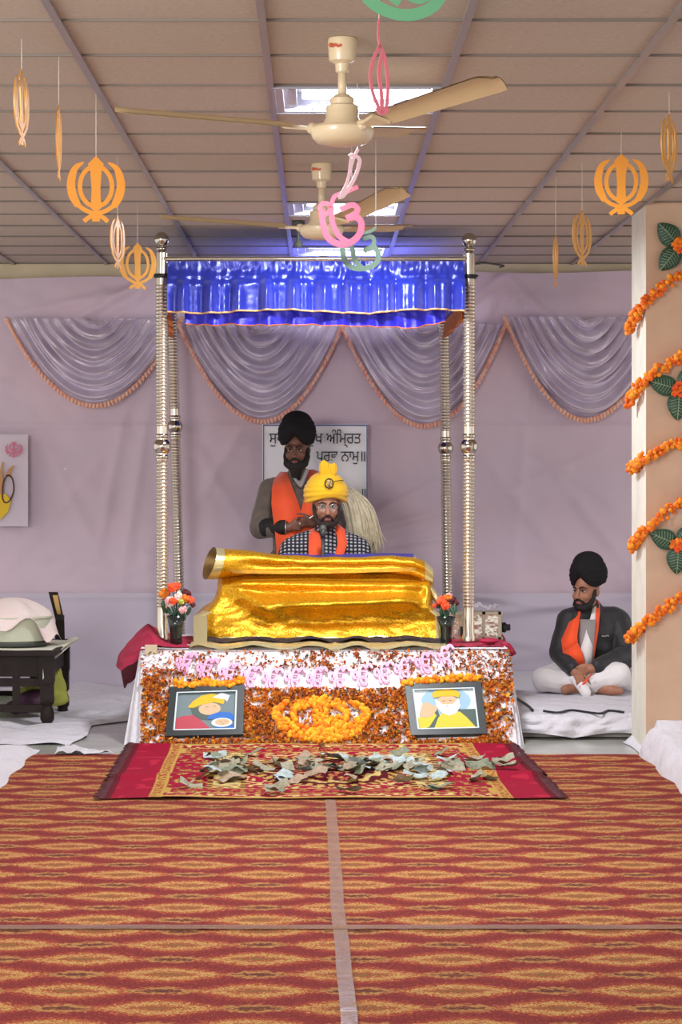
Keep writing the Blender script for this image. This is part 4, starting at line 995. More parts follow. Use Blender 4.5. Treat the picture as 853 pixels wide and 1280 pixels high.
k.tube([V((.03, -.115, .172)), V((.07, -.09, .175)), V((.105, -.03, .17))], .0025, 5)
k.v = [HM @ p for p in k.v]; k.build('badge', ['black', 'silver'], tb, local=True)
k = MB()
for s in (-1, 1):
    k.tube([V((s*.034+.026*math.cos(a), -.108, .006+.020*math.sin(a))) for a in [TAU*i/18 for i in range(18)]], .0016, 5, 0, True)
    k.tube([(s*.060, -.106, .010), (s*.078, -.05, .012), (s*.082, .01, .010)], .0016, 5)
    k.lathe([(.0, 0), (.025, .0005)], (s*.034, -.108, .006), 16, 1, Euler((PI/2, 0, 0)).to_matrix(), False)
k.tube([(-.009, -.112, .010), (0, -.115, .012), (.009, -.112, .010)], .0016, 5)
k.v = [HM @ p for p in k.v]; k.build('glasses', ['silver', 'lens'], rd, local=True)
# microphone
t = thing('microphone', 'grey microphone on a gooseneck in front of the seated reader', 'microphone', (P(404, 700, 14.44).x, 14.44, .55))
mp = [V((P(404, 0, 14.44).x, 14.44, .55)), P(404, 700, 14.44), P(404, 688, 14.45), P(404, 672, 14.47)]
MB().tube(mp, [.012, .012, .011, .010], 10).build('gooseneck', 'mic_grey', t)
MB().lathe([(.012, 0), (.017, .02), (.019, .05)], P(404, 672, 14.47), 14, 0, Euler((.2, 0, 0)).to_matrix()).build('handle', 'mic_grey', t)
MB().ell(P(404, 661, 14.48), (.024, .024, .028), None, 16, 12).build('grille', 'mic_mesh', t)

# --- attendant standing behind, waving a whisk
st = thing('person', 'person in black turban and orange scarf standing behind the reader', 'person', (-.135, 15.42, 0))
b = MB(); HM2 = Matrix.Translation(V((-.005, -.05, 1.672))) @ Euler((0, 0, -.18)).to_matrix().to_4x4() @ Euler((.16, 0, 0)).to_matrix().to_4x4() @ Matrix.Scale(.97, 4)
b.ell((0, 0, .93), (.165, .12, .13)); b.cap((0, 0, .95), .14, (0, 0, 1.25), .15); b.cap((-.13, 0, 1.40), .075, (.13, 0, 1.40), .075); b.cap((0, 0, 1.25), .14, (0, 0, 1.40), .10)
b.cap((0, 0, 1.42), .058, (-.002, -.03, 1.62), .054); head_prims(b, HM2)
for s in (-1, 1): b.chain([((s*.09, 0, .90), .085), ((s*.10, -.02, .48), .055), ((s*.10, .01, .09), .04)]); b.chain([((s*.10, .02, .045), .04), ((s*.11, -.10, .03), .038), ((s*.115, -.17, .025), .026)])
# left (viewer) arm bends across the waist; other arm bends forward behind the reader
b.chain([((-.175, 0, 1.40), .06), ((-.235, -.05, 1.15), .048), ((-.06, -.22, 1.16), .034)])
hand(b, (-.055, -.225, 1.162), (1, -.25, .15), (0, -.2, 1), (0, .9, -.2), .85, 1.5, .02)
b.chain([((.175, 0, 1.40), .06), ((.235, -.08, 1.17), .048), ((.10, -.26, 1.19), .034)])
hand(b, (.10, -.262, 1.19), (-1, -.2, .1), (0, -.2, 1), (0, .9, -.2), .85, 1.5, .02)
blob(b, 'body', 'skin_dark', st, .0065, 2)
face_bits(st, HM2, 'hair_black'); beard(st, HM2, 'hair_black', .115, 1.12)
turban(st, HM2, 'turban_black', .130, .195, .125, .066)
k = MB(); k.ell((0, 0, .95), (.19, .14, .13)); k.cap((0, 0, .95), .165, (0, 0, 1.25), .175); k.cap((-.145, 0, 1.405), .088, (.145, 0, 1.405), .088); k.cap((0, 0, 1.25), .165, (0, 0, 1.42), .12); k.cap((0, 0, 1.42), .085, (0, -.01, 1.50), .07)
k.chain([((-.185, 0, 1.40), .082), ((-.25, -.05, 1.15), .074), ((-.16, -.15, 1.155), .062)]); k.chain([((.185, 0, 1.40), .082), ((.25, -.08, 1.17), .074), ((.17, -.19, 1.185), .06)])
blob(k, 'sweater', 'sweater', st, .009, 3, lambda p: p+V((.006*nz(p.x*9, p.y*9, p.z*16), -.006*nz(p.x*12, p.y*9, p.z*14), 0)))
k = MB(); k.chain([((-.20, -.115, 1.155), .066), ((-.10, -.195, 1.16), .055)]); blob(k, 'sleeve_cuff', 'hair_black', st, .008, 2)
k = MB(); k.tube([V((-.075, -.213, 1.16))+V((.012*math.cos(a)*.3, .040*math.cos(a), .042*math.sin(a))) for a in [TAU*i/20 for i in range(20)]], .005, 6, 0, True); k.build('bangle', 'silver', st, local=True)
k = MB()
for s in (-1, 1): k.chain([((s*.09, 0, .92), .105), ((s*.10, -.02, .48), .078), ((s*.10, .01, .08), .06)])
blob(k, 'trousers', 'trousers_dark', st, .012, 3)
k = MB()
k.band([(-.02, .075, 1.50), (-.085, .02, 1.515), (-.112, -.06, 1.485), (-.105, -.14, 1.42), (-.085, -.185, 1.32), (-.06, -.20, 1.20), (-.05, -.205, 1.05), (-.05, -.20, .90), (-.05, -.19, .72)],
       [V((.03, .03, 0)), V((.035, .025, .0)), V((.045, .01, .02)), V((.065, 0, .01)), V((.088, .01, 0)), V((.098, .01, 0)), V((.09, .01, 0)), V((.085, .01, 0)), V((.085, 0, 0))], .018)
k.band([(-.0, .075, 1.50), (.075, .03, 1.53), (.105, -.05, 1.50), (.11, -.13, 1.44), (.09, -.18, 1.34), (.06, -.205, 1.22), (.05, -.21, 1.05)],
       [V((.03, .03, 0)), V((.03, .025, 0)), V((.034, .01, .02)), V((.04, 0, .01)), V((.05, 0, 0)), V((.05, 0, 0)), V((.05, 0, 0))], .018)
k.build('scarf', 'orange_cloth', st, local=True)
k = MB(); k.chain([((-.03, -.10, 1.49), .012), ((.02, -.14, 1.43), .014), ((.06, -.09, 1.53), .016)]); blob(k, 'collar', 'shirt_grey', st, .008, 2)
# whisk
wh = thing('fly_whisk', 'ceremonial whisk of long cream hair held behind the reader', 'whisk', P(432, 640, 15.12))
ha, hb = P(374, 656, 15.16), P(428, 622, 15.12)
MB().lathe([(.010, 0), (.014, .02), (.010, .05), (.011, .16), (.016, .2), (.022, .24), (.03, .28)], ha, 14, 0, (hb-ha).to_track_quat('Z', 'Y').to_matrix()).build('handle', 'silver', wh)
k = MB()
for i in range(420):
    a = R.uniform(0, TAU); rr = math.sqrt(R.random()); o = V((math.cos(a), math.sin(a)*.8, 0))*rr
    q = R.uniform(-1, 1); e = R.uniform(0, 1)
    pts = [P(425, 622, 15.12)+o*.02, P(437+8*q, 612+R.uniform(-3, 8)+6*abs(q), 15.10)+o*.03, P(448+11*q, 628+5*q*q+8*e*.5, 15.08)+o*.05, P(455+13*q, 655+10*e, 15.08)+o*.05, P(459+14*q+R.uniform(-3, 3), 690+R.uniform(-14, 10)-4*q, 15.1)+o*.05]
    k.tube(crv(pts, 4), [.0035]*13+[.003, .0025, .002, .0012], 4)
k.build('hair', 'whisk_hair', wh, fix=False)

# --- person seated at the right
rs = thing('person', 'person in black turban and jacket sitting cross-legged beside the pillar', 'person', (1.70, 14.75, .135))
b = MB(); HM3 = Matrix.Translation(V((.0, -.06, .635))) @ Euler((0, 0, -.72)).to_matrix().to_4x4() @ Euler((.06, 0, 0)).to_matrix().to_4x4() @ Matrix.Scale(.92, 4)
b.ell((.06, .02, .10), (.17, .14, .10)); b.cap((.06, .02, .12), .13, (.04, 0, .36), .13); b.cap((-.07, -.05, .455), .065, (.17, .03, .45), .065); b.cap((.04, 0, .36), .12, (.035, -.01, .47), .08)
b.cap((.03, -.01, .47), .052, (.01, -.035, .60), .05); head_prims(b, HM3)
b.chain([((-.10, -.06, .45), .055), ((-.165, -.12, .24), .045), ((-.10, -.30, .145), .032)]); hand(b, (-.10, -.30, .145), (.25, -.8, -.35), (.9, .2, .1), (.1, .3, -.9), .8, .8, .05)
b.chain([((.20, .03, .44), .055), ((.255, -.10, .22), .045), ((-.0, -.31, .165), .032)]); hand(b, (-.0, -.31, .165), (-.95, -.25, -.12), (.1, -.2, .95), (-.1, .4, -.9), .8, .8, .05)
b.chain([((.12, .02, .10), .085), ((.17, -.30, .125), .062), ((-.08, -.26, .05), .045)]); b.chain([((-.02, .02, .10), .085), ((-.27, -.20, .085), .062), ((.04, -.26, .045), .042)])
b.chain([((.04, -.26, .045), .036), ((.12, -.335, .035), .034), ((.17, -.36, .03), .024)]); b.chain([((-.08, -.26, .05), .036), ((-.16, -.30, .035), .03)])
blob(b, 'body', 'skin', rs, .006, 2)
face_bits(rs, HM3, 'hair_black'); beard(rs, HM3, 'hair_black', .012, .86); turban(rs, HM3, 'turban_black', .132, .205, .12, .066, .03)
k = MB(); k.cap((.06, .03, .12), .155, (.045, .01, .36), .16); k.cap((-.08, -.05, .455), .082, (.18, .03, .45), .085); k.cap((.045, 0, .36), .14, (.035, 0, .49), .09); k.cap((.035, 0, .49), .075, (.03, .0, .53), .066)
k.chain([((-.11, -.06, .45), .078), ((-.175, -.11, .25), .07), ((-.115, -.27, .165), .052)]); k.chain([((.21, .03, .44), .082), ((.265, -.09, .23), .078), ((.05, -.295, .18), .054)]); k.cap((.2, .03, .12), .08, (.23, .02, .3), .09)
blob(k, 'jacket', 'jacket_black', rs, .008, 3, lambda p: p+V((.007*nz(p.x*9, p.y*8, p.z*18), -.009*nz(p.x*8, p.y*9, p.z*17), 0)))
k = MB(); k.chain([((.12, .0, .11), .115), ((.165, -.29, .125), .085), ((-.05, -.25, .06), .066)]); k.chain([((-.02, .0, .11), .115), ((-.275, -.20, .09), .085), ((-.0, -.24, .055), .064)]); k.ell((.05, .06, .08), (.22, .14, .08))
k.chain([((.17, -.28, .12), .07), ((.24, -.18, .06), .05)]); k.chain([((-.10, -.30, .10), .03), ((-.06, -.35, .06), .04), ((-.04, -.36, .025), .035)])
blob(k, 'pyjamas', 'white_cotton', rs, .008, 3, lambda p: p+V((0, -.008*nz(p.x*16, p.y*12, p.z*12), .008*nz(p.x*14, p.y*14, p.z*9))))
k = MB(); sd = V((.85, .5, 0))
k.band([(-.005, -.155, .46), (-.02, -.175, .38), (-.035, -.195, .28), (-.04, -.21, .19)], [V((.05, -.02, 0)), V((.055, -.02, 0)), V((.06, -.02, 0)), V((.06, -.02, 0))], .02); k.build('shirt', 'shirt_grey', rs, local=True)
k = MB()
k.band([(.05, .05, .56), (-.035, .0, .545), (-.062, -.09, .51), (-.095, -.165, .43), (-.125, -.205, .345), (-.12, -.225, .285)], [V((.02, .02, .0)), V((.018, -.012, .012)), V((.02, -.012, .012)), V((.034, -.008, .01)), V((.048, -.01, .012)), V((.045, -.01, .03))], .016)
k.band([(-.12, -.225, .29), (-.085, -.25, .24), (-.055, -.265, .19)], [V((.045, -.01, .03)), V((.034, -.01, .022)), V((.02, 0, .01))], .016)
k.band([(.06, .05, .57), (.072, -.03, .56), (.062, -.10, .49), (.045, -.165, .40), (.022, -.205, .29), (.01, -.225, .20)], [V((.012, .012, 0)), V((.014, .008, .004)), V((.016, .01, 0)), V((.016, .012, 0)), V((.016, .012, 0)), V((.014, .01, 0))], .014)
k.band([(-.02, -.365, .12), (-.06, -.385, .075)], [V((.016, 0, .02)), V((.02, 0, .02))], .012)
k.build('scarf', 'orange_bright', rs, local=True)
k = MB(); k.band([(.055, -.04, .55), (.035, -.115, .48), (.01, -.175, .39), (-.018, -.212, .29), (-.02, -.235, .19)], [V((.01, .0, 0)), V((.014, .0, 0)), V((.026, .0, 0)), V((.034, 0, 0)), V((.03, 0, 0))], .02); k.build('white_scarf', 'white_cotton', rs, local=True)
k = MB(); k.ribbon([(0, 0), (.012, .004), (.02, 0), (.034, .005), (.05, .002)], .006, upright((.085, -.152, .355), .35), .004); k.build('chest_logo', 'grid_metal', rs, local=True, smooth=False)

# ------------------------------------------------------------------ left side: table with tub
tb = thing('wooden_table', 'dark wooden low table with turned legs at the left wall', 'table', (-2.02, 14.25, 0))
lx, rx, fy, by, tz = -2.50, -1.62, 13.86, 14.70, .46
MB().box(((lx+rx)/2, (fy+by)/2, tz-.012), (rx-lx+.12, by-fy+.12, .03)).build('tabletop', 'wood_dark', tb, smooth=False)
k = MB()
for yy in (fy, by): k.box(((lx+rx)/2, yy, tz-.09), (rx-lx, .03, .13))
for xx in (lx, rx): k.box((xx, (fy+by)/2, tz-.09), (.03, by-fy, .13))
k.build('apron', 'wood_dark', tb, smooth=False)
for xx in (lx, rx):
    for yy in (fy, by):
        MB().box((xx, yy, tz-.10), (.085, .085, .18)).lathe([(.036, tz-.18), (.044, tz-.2), (.03, tz-.22), (.034, tz-.25), (.042, tz-.28), (.042, tz-.31), (.028, .13), (.036, .11), (.042, .09), (.042, .05), (.03, .03), (.036, .015), (.034, 0)], (xx, yy, 0), 16).box((xx, yy, tz-.245), (.076, .076, .12)).build('leg', 'wood_dark', tb, angle=35)
for yy in (fy, by):
    k = MB(); k.box(((lx+rx)/2, yy, .27), (rx-lx, .03, .05)); k.box(((lx+rx)/2, yy, .115), (rx-lx, .035, .045)); k.build('stretcher', 'wood_dark', tb, smooth=False)
    for q in (.25, .5, .79): MB().box((lerp(lx, rx, q), yy, .24), (.045, .025, .26)).build('slat', 'wood_dark', tb, smooth=False)
ts = MB()
def tcl(u, v):
    x = lerp(-2.4, -1.585, u); y = lerp(13.80, 14.6, v); z0 = tz+.006+.004*nz(u*6, v*6)
    return V((x, y, z0))
ts.grid(tcl, 20, 20)
ts.grid(lambda u, v: V((-1.585, lerp(13.80, 14.72, u), tz+.006)).lerp(V((lerp(-1.63, -1.49, u), lerp(13.84, 14.45, u), tz+lerp(-.10, .03, u))), v)+V((0, 0, .012*math.sin(v*PI))), 14, 8)
ts.grid(lambda u, v: V((lerp(-1.64, -1.49, u), lerp(13.84, 14.45, u), tz+lerp(-.01, .03, u)-.0*v)).lerp(V((lerp(-1.64, -1.57, u), lerp(13.80, 14.0, u), tz-.17+.16*u)), v), 14, 8)
tag(ts.build('table_cover', 'paper_sheet', fix=False), 'pale paper cover spread on the dark table, one corner sticking out', 'table cover')
bx, by_, br = P(15, 800, 14.15).x, 14.16, .235
t = thing('tub', 'pale green tub with a dark base ring standing on the table', 'tub', (bx, by_, tz+.012))
MB().lathe([(br*.90, .0), (br*.93, .03), (br*.96, .035), (br, .10), (br*1.03, .165), (br*1.07, .17), (br*1.07, .18), (br*1.0, .18), (br*.92, .04), (0.01, .03)], (bx, by_, tz+.012), 40).build('vessel', 'enamel', t, angle=45)
MB().lathe([(br*.915, .0), (br*.945, .004), (br*.95, .03), (br*.925, .034)], (bx, by_, tz+.012), 40).build('base_ring', 'rim_dark', t)
tw = MB()
def towel(u, v):
    a = TAU*u; r = v*(1.0+.06*math.sin(a*3)+.05*nz(math.cos(a)*2, math.sin(a)*2)); zt = tz+.20
    rr = r*br*1.16; x = bx+rr*math.cos(a); y = by_+rr*math.sin(a)
    z = zt+.10*(1-min(1, v/.85)**2)+.012*math.sin(a*5+1)*v
    front = .5+.5*math.sin(-a); dn = sm(.82, 1, v)
    lft = sm(-.2, -.9, math.cos(a)); rgt = sm(.55, .95, math.cos(a))
    z -= dn*(.05+.13*lft+.10*rgt*1.0+.03*math.sin(a*7))
    return V((x+.02*dn*math.cos(a), y, z))
tw.grid(towel, 64, 26, 0, True); tag(tw.build('towel', 'towel', fix=False), 'pinkish white towel draped over the tub on the table', 'towel')
t = thing('lamp_stand', 'slim dark upright with a brass plate behind the covered tub', 'stand', (P(71, 760, 14.6).x, 14.6, tz+.012))
k = MB(); a = P(66.5, 740, 14.6); b_ = P(75, 775, 14.6)
k.band([V((b_.x, 14.6, tz+.012)), b_, a], [V((.03, 0, 0)), V((.026, 0, .0)), V((.028, 0, .0))], .03); k.build('upright', 'wood_dark', t, smooth=False)
k = MB(); k.band([P(74, 768, 14.57), P(69, 744, 14.57)], [V((.012, 0, 0)), V((.016, 0, 0))], .008); k.build('plate', 'brass', t, smooth=False)
k = MB(); k.box(P(75, 772, 14.6), (.05, .05, .03)); k.build('clip', 'black', t, smooth=False)
bg = MB(); bg.cap((-1.78, 14.45, .13), .09, (-1.70, 14.50, .22), .07); bg.cap((-1.78, 14.45, .13), .085, (-1.62, 14.52, .12), .06); bg.cap((-1.62, 14.52, .12), .05, (-1.66, 14.52, .30), .05)
def simple(mb, name, m, label, cat, voxel=.012, df=None):
    off = V((sum(p.x for p in mb.v)/len(mb.v), sum(p.y for p in mb.v)/len(mb.v), min(p.z for p in mb.v)))
    mb.v = [p-off for p in mb.v]; tmp = bpy.data.objects.new('anchor', None); WM['anchor'] = Matrix.Identity(4)
    o = blob(mb, name, m, tmp, voxel, 3, df); o.parent = None; bpy.data.objects.remove(tmp); o.location = off; return tag(o, label, cat)
wob = lambda p: p+V((.015*nz(p.x*14, p.y*14, p.z*14), .015*nz(p.x*14+5, p.y*14, p.z*14), .012*nz(p.x*14, p.y*14+7, p.z*14)))
simple(bg, 'cloth_bag', 'lime_cloth', 'lime yellow cloth bag under the right end of the table', 'bag', .012, wob)
bg = MB(); bg.cap((-1.86, 14.20, .085), .05, (-1.70, 14.26, .12), .06); bg.ell((-1.74, 14.25, .14), (.10, .09, .05)); simple(bg, 'cloth_bundle', 'plum_cloth', 'plum purple cloth bundle under the table beside the lime bag', 'bundle', .012, wob)
tg = MB().lathe([(.13, 0), (.15, .02), (.19, .10), (.20, .11), (.185, .105), (.14, .02), (.01, .015)], (-2.02, 14.35, .012), 30); tag(tg.build('basin', 'enamel', angle=40), 'shallow pale basin on the floor under the table', 'basin')
# sheets on the floor
def sheet(poly_fn, nu, nv, label, m='white_sheet', name='floor_sheet'):
    k = MB().grid(poly_fn, nu, nv); return tag(k.build(name, m, fix=False), label, 'sheet')
def fs1(u, v):
    y = lerp(12.98, 16.1, v); xr = interp(y, [(12.98, -1.40), (13.3, -1.33), (13.9, -1.36), (13.95, -1.34), (14.3, -1.06), (14.9, -.98), (16.1, -.95)]); x = lerp(-3.2, xr, u)
    z = .006+.006*abs(nz(x*3, y*3))+.012*math.exp(-((y-13.28-.05*nz(x*2, 1))/.05)**2)+.03*math.exp(-((y-14.35-.5*(x+1.6))/.06)**2)*sm(-1.75, -1.5, x)+.05*sm(15.5, 16.1, y)*abs(nz(x*4, 2)+.5)+(.045*abs(nz(x*2.2+y, y*2.6, 7))+.022*abs(nz(x*5+2*y, y*6, 2))+.03*max(0, nz(x*3.3, y*3, 5))*sm(14.3, 15.2, y))*sm(1, .95, u)
    return V((x, y, z-(.006 if v < .02 else 0)))
sheet(fs1, 60, 80, 'white sheet spread on the floor under the dark table')
tri = MB().grid(lambda u, v: V((lerp(lerp(-1.42, -1.28, u*.5), lerp(-1.42, -1.10, u), 1-v), lerp(12.46, 12.78, v)+.04*u, .012+.04*abs(nz(u*4, v*3))*1)), 14, 8)
tag(tri.build('floor_sheet', 'white_sheet', fix=False), 'small white cloth corner at the far left end of the carpet', 'sheet')
sheet(lambda u, v: V((lerp(-2.8, -1.535+.012*math.sin(v*40), u), lerp(8.6, 12.72, v), (.04+.012*nz(u*8, v*9))*sm(1, .955, u)*sm(1, .97, v)+.005)), 40, 60, 'white covered mat along the left edge of the carpet', name='floor_mat')
# right platform with hanging front
rp = thing('low_platform', 'low platform under a white sheet where the man sits at right', 'platform', (1.6, 14.7, 0))
def rp_pt(u, v):
    x = lerp(1.08, 3.0, u)
    if v < .25:
        q = v/.25; sag = .03*math.sin(u*14)*(1-q); z = lerp(.012+.03*abs(math.sin(u*11+1)), .128, q); y = 13.27-.05*(1-q)+.03*nz(u*12, q*2)
        y -= .04*math.sin(PI*q)*abs(nz(u*14, q*2, 6))
    else:
        q = (v-.25)/.75; y = lerp(13.27, 16.1, q**1.3); z = .128+.012*sm(0, .03, q)+.007*nz(x*4, y*4)-.003
    return V((x, y, z))
MB().grid(rp_pt, 110, 70).build('sheet', 'white_sheet', rp, fix=False)
MB().box((2.05, 14.72, .065), (1.9, 2.76, .12)).build('base', 'wall_paint', rp, smooth=False)
cb = MB(); zc_ = .142
def onp(px, py): 
    Y = (HC-zc_)*F/(py-CY); return V(((px-CX)*Y/F, Y, zc_+.006))
cb.tube(crv([onp(644, 873), onp(652, 878), onp(661, 884), onp(666, 889)], 6), .008, 6)
cb.tube(crv([onp(680, 890), onp(698, 892), onp(715, 889), onp(738, 892), onp(752, 893), onp(762, 889.5), onp(780, 891.5)], 6), .007, 6)
tag(cb.build('power_cable', 'cable'), 'thin black cable snaking over the white sheet in front of the man', 'cable')
# dais mat in front of the pillar
def dm(u, v):
    y = lerp(10.3, 13.12, v); x0 = 1.735+.012*math.sin(y*9)+.01*nz(y*6, 2); ww = u
    zt = .135+.02*sm(11.6, 12.3, y)+.004*nz(u*7, y*3)
    if u < .25: q = u/.25; x = x0+.085*q; zz = zt*math.sin(q*PI/2)**.8
    else: q = (u-.25)/.75; x = lerp(x0+.085, 3.2, q*q); zz = zt
    zz *= sm(1, .97, v); zz += .045*math.exp(-((y-12.40)/.06)**2)*sm(.22, .3, u)
    if y > 12.42: zz *= sm(12.7, 12.45, y)*.6+.4
    return V((x, y, zz+.004))
k = MB().grid(dm, 60, 80); tag(k.build('floor_mat', 'white_sheet', fix=False), 'white covered raised mat around the foot of the tan pillar', 'mat')

# ------------------------------------------------------------------ carpet, tape, rug, notes
def carpet(x0, x1, y0, y1, label):
    k = MB(); k.grid(lambda u, v: V((lerp(x0(lerp(y0, y1, v)), x1(lerp(y0, y1, v)), u), lerp(y0, y1, v), .007+.002*nz(u*8, v*8, x0(0)))), 24, 24)
    k.add([(x0(y0), y0, 0), (x1(y0), y0, 0), (x1(y0), y0, .007), (x0(y0), y0, .007)], [(0, 1, 2, 3)])
    o = k.build('carpet', 'carpet', fix=False); return tag(o, label, 'carpet', 'patterned red and gold carpet pieces')
seam = lambda y: interp(y, [(5, .092), (6.5, .086), (7.8, .072), (10.8, .056), (12.6, .05)])
Lx = lambda y: -1.56; Rx = lambda y: 1.85
carpet(Lx, seam, 4.2, 7.80, 'red and gold carpet piece at the near left, before the cross tape'); carpet(seam, Rx, 4.2, 7.80, 'red and gold carpet piece at the near right, before the cross tape')
carpet(Lx, seam, 7.80, 12.52, 'red and gold carpet piece at the far left, beyond the cross tape'); carpet(seam, Rx, 7.80, 12.52, 'red and gold carpet piece at the far right, beyond the cross tape')
k = MB().grid(lambda u, v: V((seam(lerp(4.2, 10.78, v))+.006*nz(v*9, 3)+lerp(-.024, .024, u), lerp(4.2, 10.78, v), .012+.002*nz(u*3, v*60))), 4, 120)
tag(k.build('tape_strip', 'tape_grey', fix=False), 'lengthwise clear tape strip over the carpet seam, running towards the altar', 'tape')
k = MB().grid(lambda u, v: V((lerp(-1.55, 1.72, u), 7.80+lerp(-.035, .035, v)+.006*nz(u*9, 1), .0125+.002*nz(u*60, v*3))), 120, 4)
tag(k.build('tape_strip', 'tape', fix=False), 'crosswise clear tape strip over the carpet seam, running left to right', 'tape')
# rug
rx0, rx1, ry0, ry1 = -1.00, 1.12, 10.80, 12.84
def rug_z(x, y):
    z = .016+.010*nz(x*2.2, y*2.5, 4)+.022*math.exp(-((y-11.55-.05*x)/.10)**2)+.012*sm(12.6, 12.84, y)
    return max(.013, z)
NU, NV = 300, 170
def rug_pt(u, v):
    y = lerp(ry0, ry1, v); x = lerp(rx0+.0*v, rx1, u); x += -.02*v if u < .5 else -.06*v
    return V((x, y, rug_z(x, y)))
rg = MB().grid(rug_pt, NU, NV); o = rg.build('fringed_rug', 'rug_weave', fix=False)
tag(o, 'crimson patterned rug covered with money in front of the flower board', 'rug')
red, dk, gold, cream, olive, rose = (150, 16, 48), (88, 12, 28), (186, 150, 76), (206, 186, 120), (104, 100, 50), (160, 46, 58)
def rug_col(u, v):
    x = (u-.5)*2.24; y = (v-.5)*2.08; ax, ay = abs(x), abs(y); n = nz(x*26, y*26, 1); n2 = nz(x*60, y*60, 2); n3 = nz(x*11, y*11, 6)
    fl_ = n > .12
    if ax > 1.09: return (96, 22, 34)
    if ax > .90: return red if not (n3 > .38) else (176, 34, 60)
    if ax > .835: return gold if abs(ax-.868) > .022 or n2 > 0 else (150, 60, 40)
    if ay > 1.02: return dk
    if ay > .99: return gold
    if ay > .90: return (rose if n2 > .25 else red) if n < .16 else cream
    if ay > .875: return gold if n2 > -.2 else dk
    if ay > .72 and ax < .80: return red if n < .05 else (gold if n2 > 0 else (140, 70, 50))
    if ay > .70: return gold
    if .46 < ax < .60: return cream if not fl_ else (olive if n2 > 0 else rose)
    if .60 <= ax < .63 or .43 < ax <= .46: return gold if math.sin(y*70) > 0 else dk
    if ax >= .63: return (red if n < .2 else (olive if n2 > .1 else gold))
    r = math.hypot(x/.44, y/.62); w = r+.03*math.sin(math.atan2(y, x)*24)
    if w > 1.0: return (red if n < .1 else cream)
    if w > .9: return gold if math.sin(math.atan2(y, x)*60) > -.2 else dk
    if w > .8: return dk
    if w > .72: return cream if n2 > -.1 else gold
    return (dk if n < .1 else (rose if n2 > 0 else gold))
me = o.data; ca = me.color_attributes.new('weave', 'FLOAT_COLOR', 'POINT')
for j in range(NV+1):
    for i in range(NU+1): ca.data[j*(NU+1)+i].color = lin(rug_col(i/NU, j/NV))
for s, x in ((-1, rx0), (1, rx1)):
    k = MB()
    k.band([rug_pt(0 if s < 0 else 1, q/30)+V((s*.006, 0, 0)) for q in range(31)], V((.008, 0, 0)), .004)
    for q in range(150):
        v = q/149; p = rug_pt(0 if s < 0 else 1, v); L = R.uniform(.03, .055)
        k.band([p, p+V((s*L*.5, R.uniform(-.01, .01), .004)), p+V((s*L, R.uniform(-.02, .02), -p.z+.014))], V((0, .008, 0)), .003)
    k.build('fringe', 'maroon_dark', o)
# money
protos = []
for mi, (mn, lab) in enumerate([('note_a', 'crumpled grey green banknote in the heap along the red rug'), ('note_b', 'crumpled dark green banknote in the heap along the red rug'), ('note_c', 'pale blue banknote among the green ones on the red rug'), ('note_d', 'brownish banknote among the green ones on the red rug')]):
    for q in range(3):
        sd = R.uniform(0, 50); fold = R.choice([0, .5, .9])
        def npt(u, v):
            x = (u-.5)*.125; y = (v-.5)*.062; zz = .014*nz(u*2.2+sd, v*1.6)+.02*fold*abs(u-.5)+.010*math.sin(u*5+sd)
            return V((x*(1-.15*fold), y, zz+.012))
        k = MB().grid(npt, 8, 5); me = k.mesh('banknote'); me.materials.append(MATS[mn]); me.polygons.foreach_set('use_smooth', [True]*len(me.polygons))
        o = bpy.data.objects.new('banknote', me); protos.append((o, mi, lab))
spots = []
for q in range(112):
    px = R.choice([R.uniform(245, 330), R.uniform(330, 640), R.uniform(380, 600), R.uniform(440, 560)]); py = R.gauss(959, 6.5) if px > 330 else R.gauss(963, 9)
    if q % 9 == 0: py = R.uniform(972, 992); px = R.uniform(230, 640)
    py = min(993, max(944, py)); spots.append((px, py, R.choices([0, 1, 2, 3], [45, 28, 12, 15])[0]))
spots += [(527, 969, 2), (520, 973, 2), (545, 975, 2), (352, 974, 2), (290, 974, 3), (432, 950, 2), (350, 953, 3), (380, 951, 3), (620, 958, 1)]
firsts = {}
for px, py, mi in spots:
    Y = HC*F/(py-CY); Y = (HC-.02)*F/(py-CY); x = (px-CX)*Y/F
    src, _, lab = R.choice([p for p in protos if p[1] == mi])
    o = src.copy(); col.objects.link(o); o.location = (x, Y, rug_z(x, Y)+R.uniform(.0, .02)); o.rotation_euler = (R.uniform(-.45, .6), R.uniform(-.3, .3), R.uniform(0, TAU))
    tag(o, lab, 'banknote', ['grey green banknotes on the rug', 'dark green banknotes on the rug', 'pale blue banknotes on the rug', 'brownish banknotes on the rug'][mi])
for o, _, _ in protos: bpy.data.objects.remove(o)

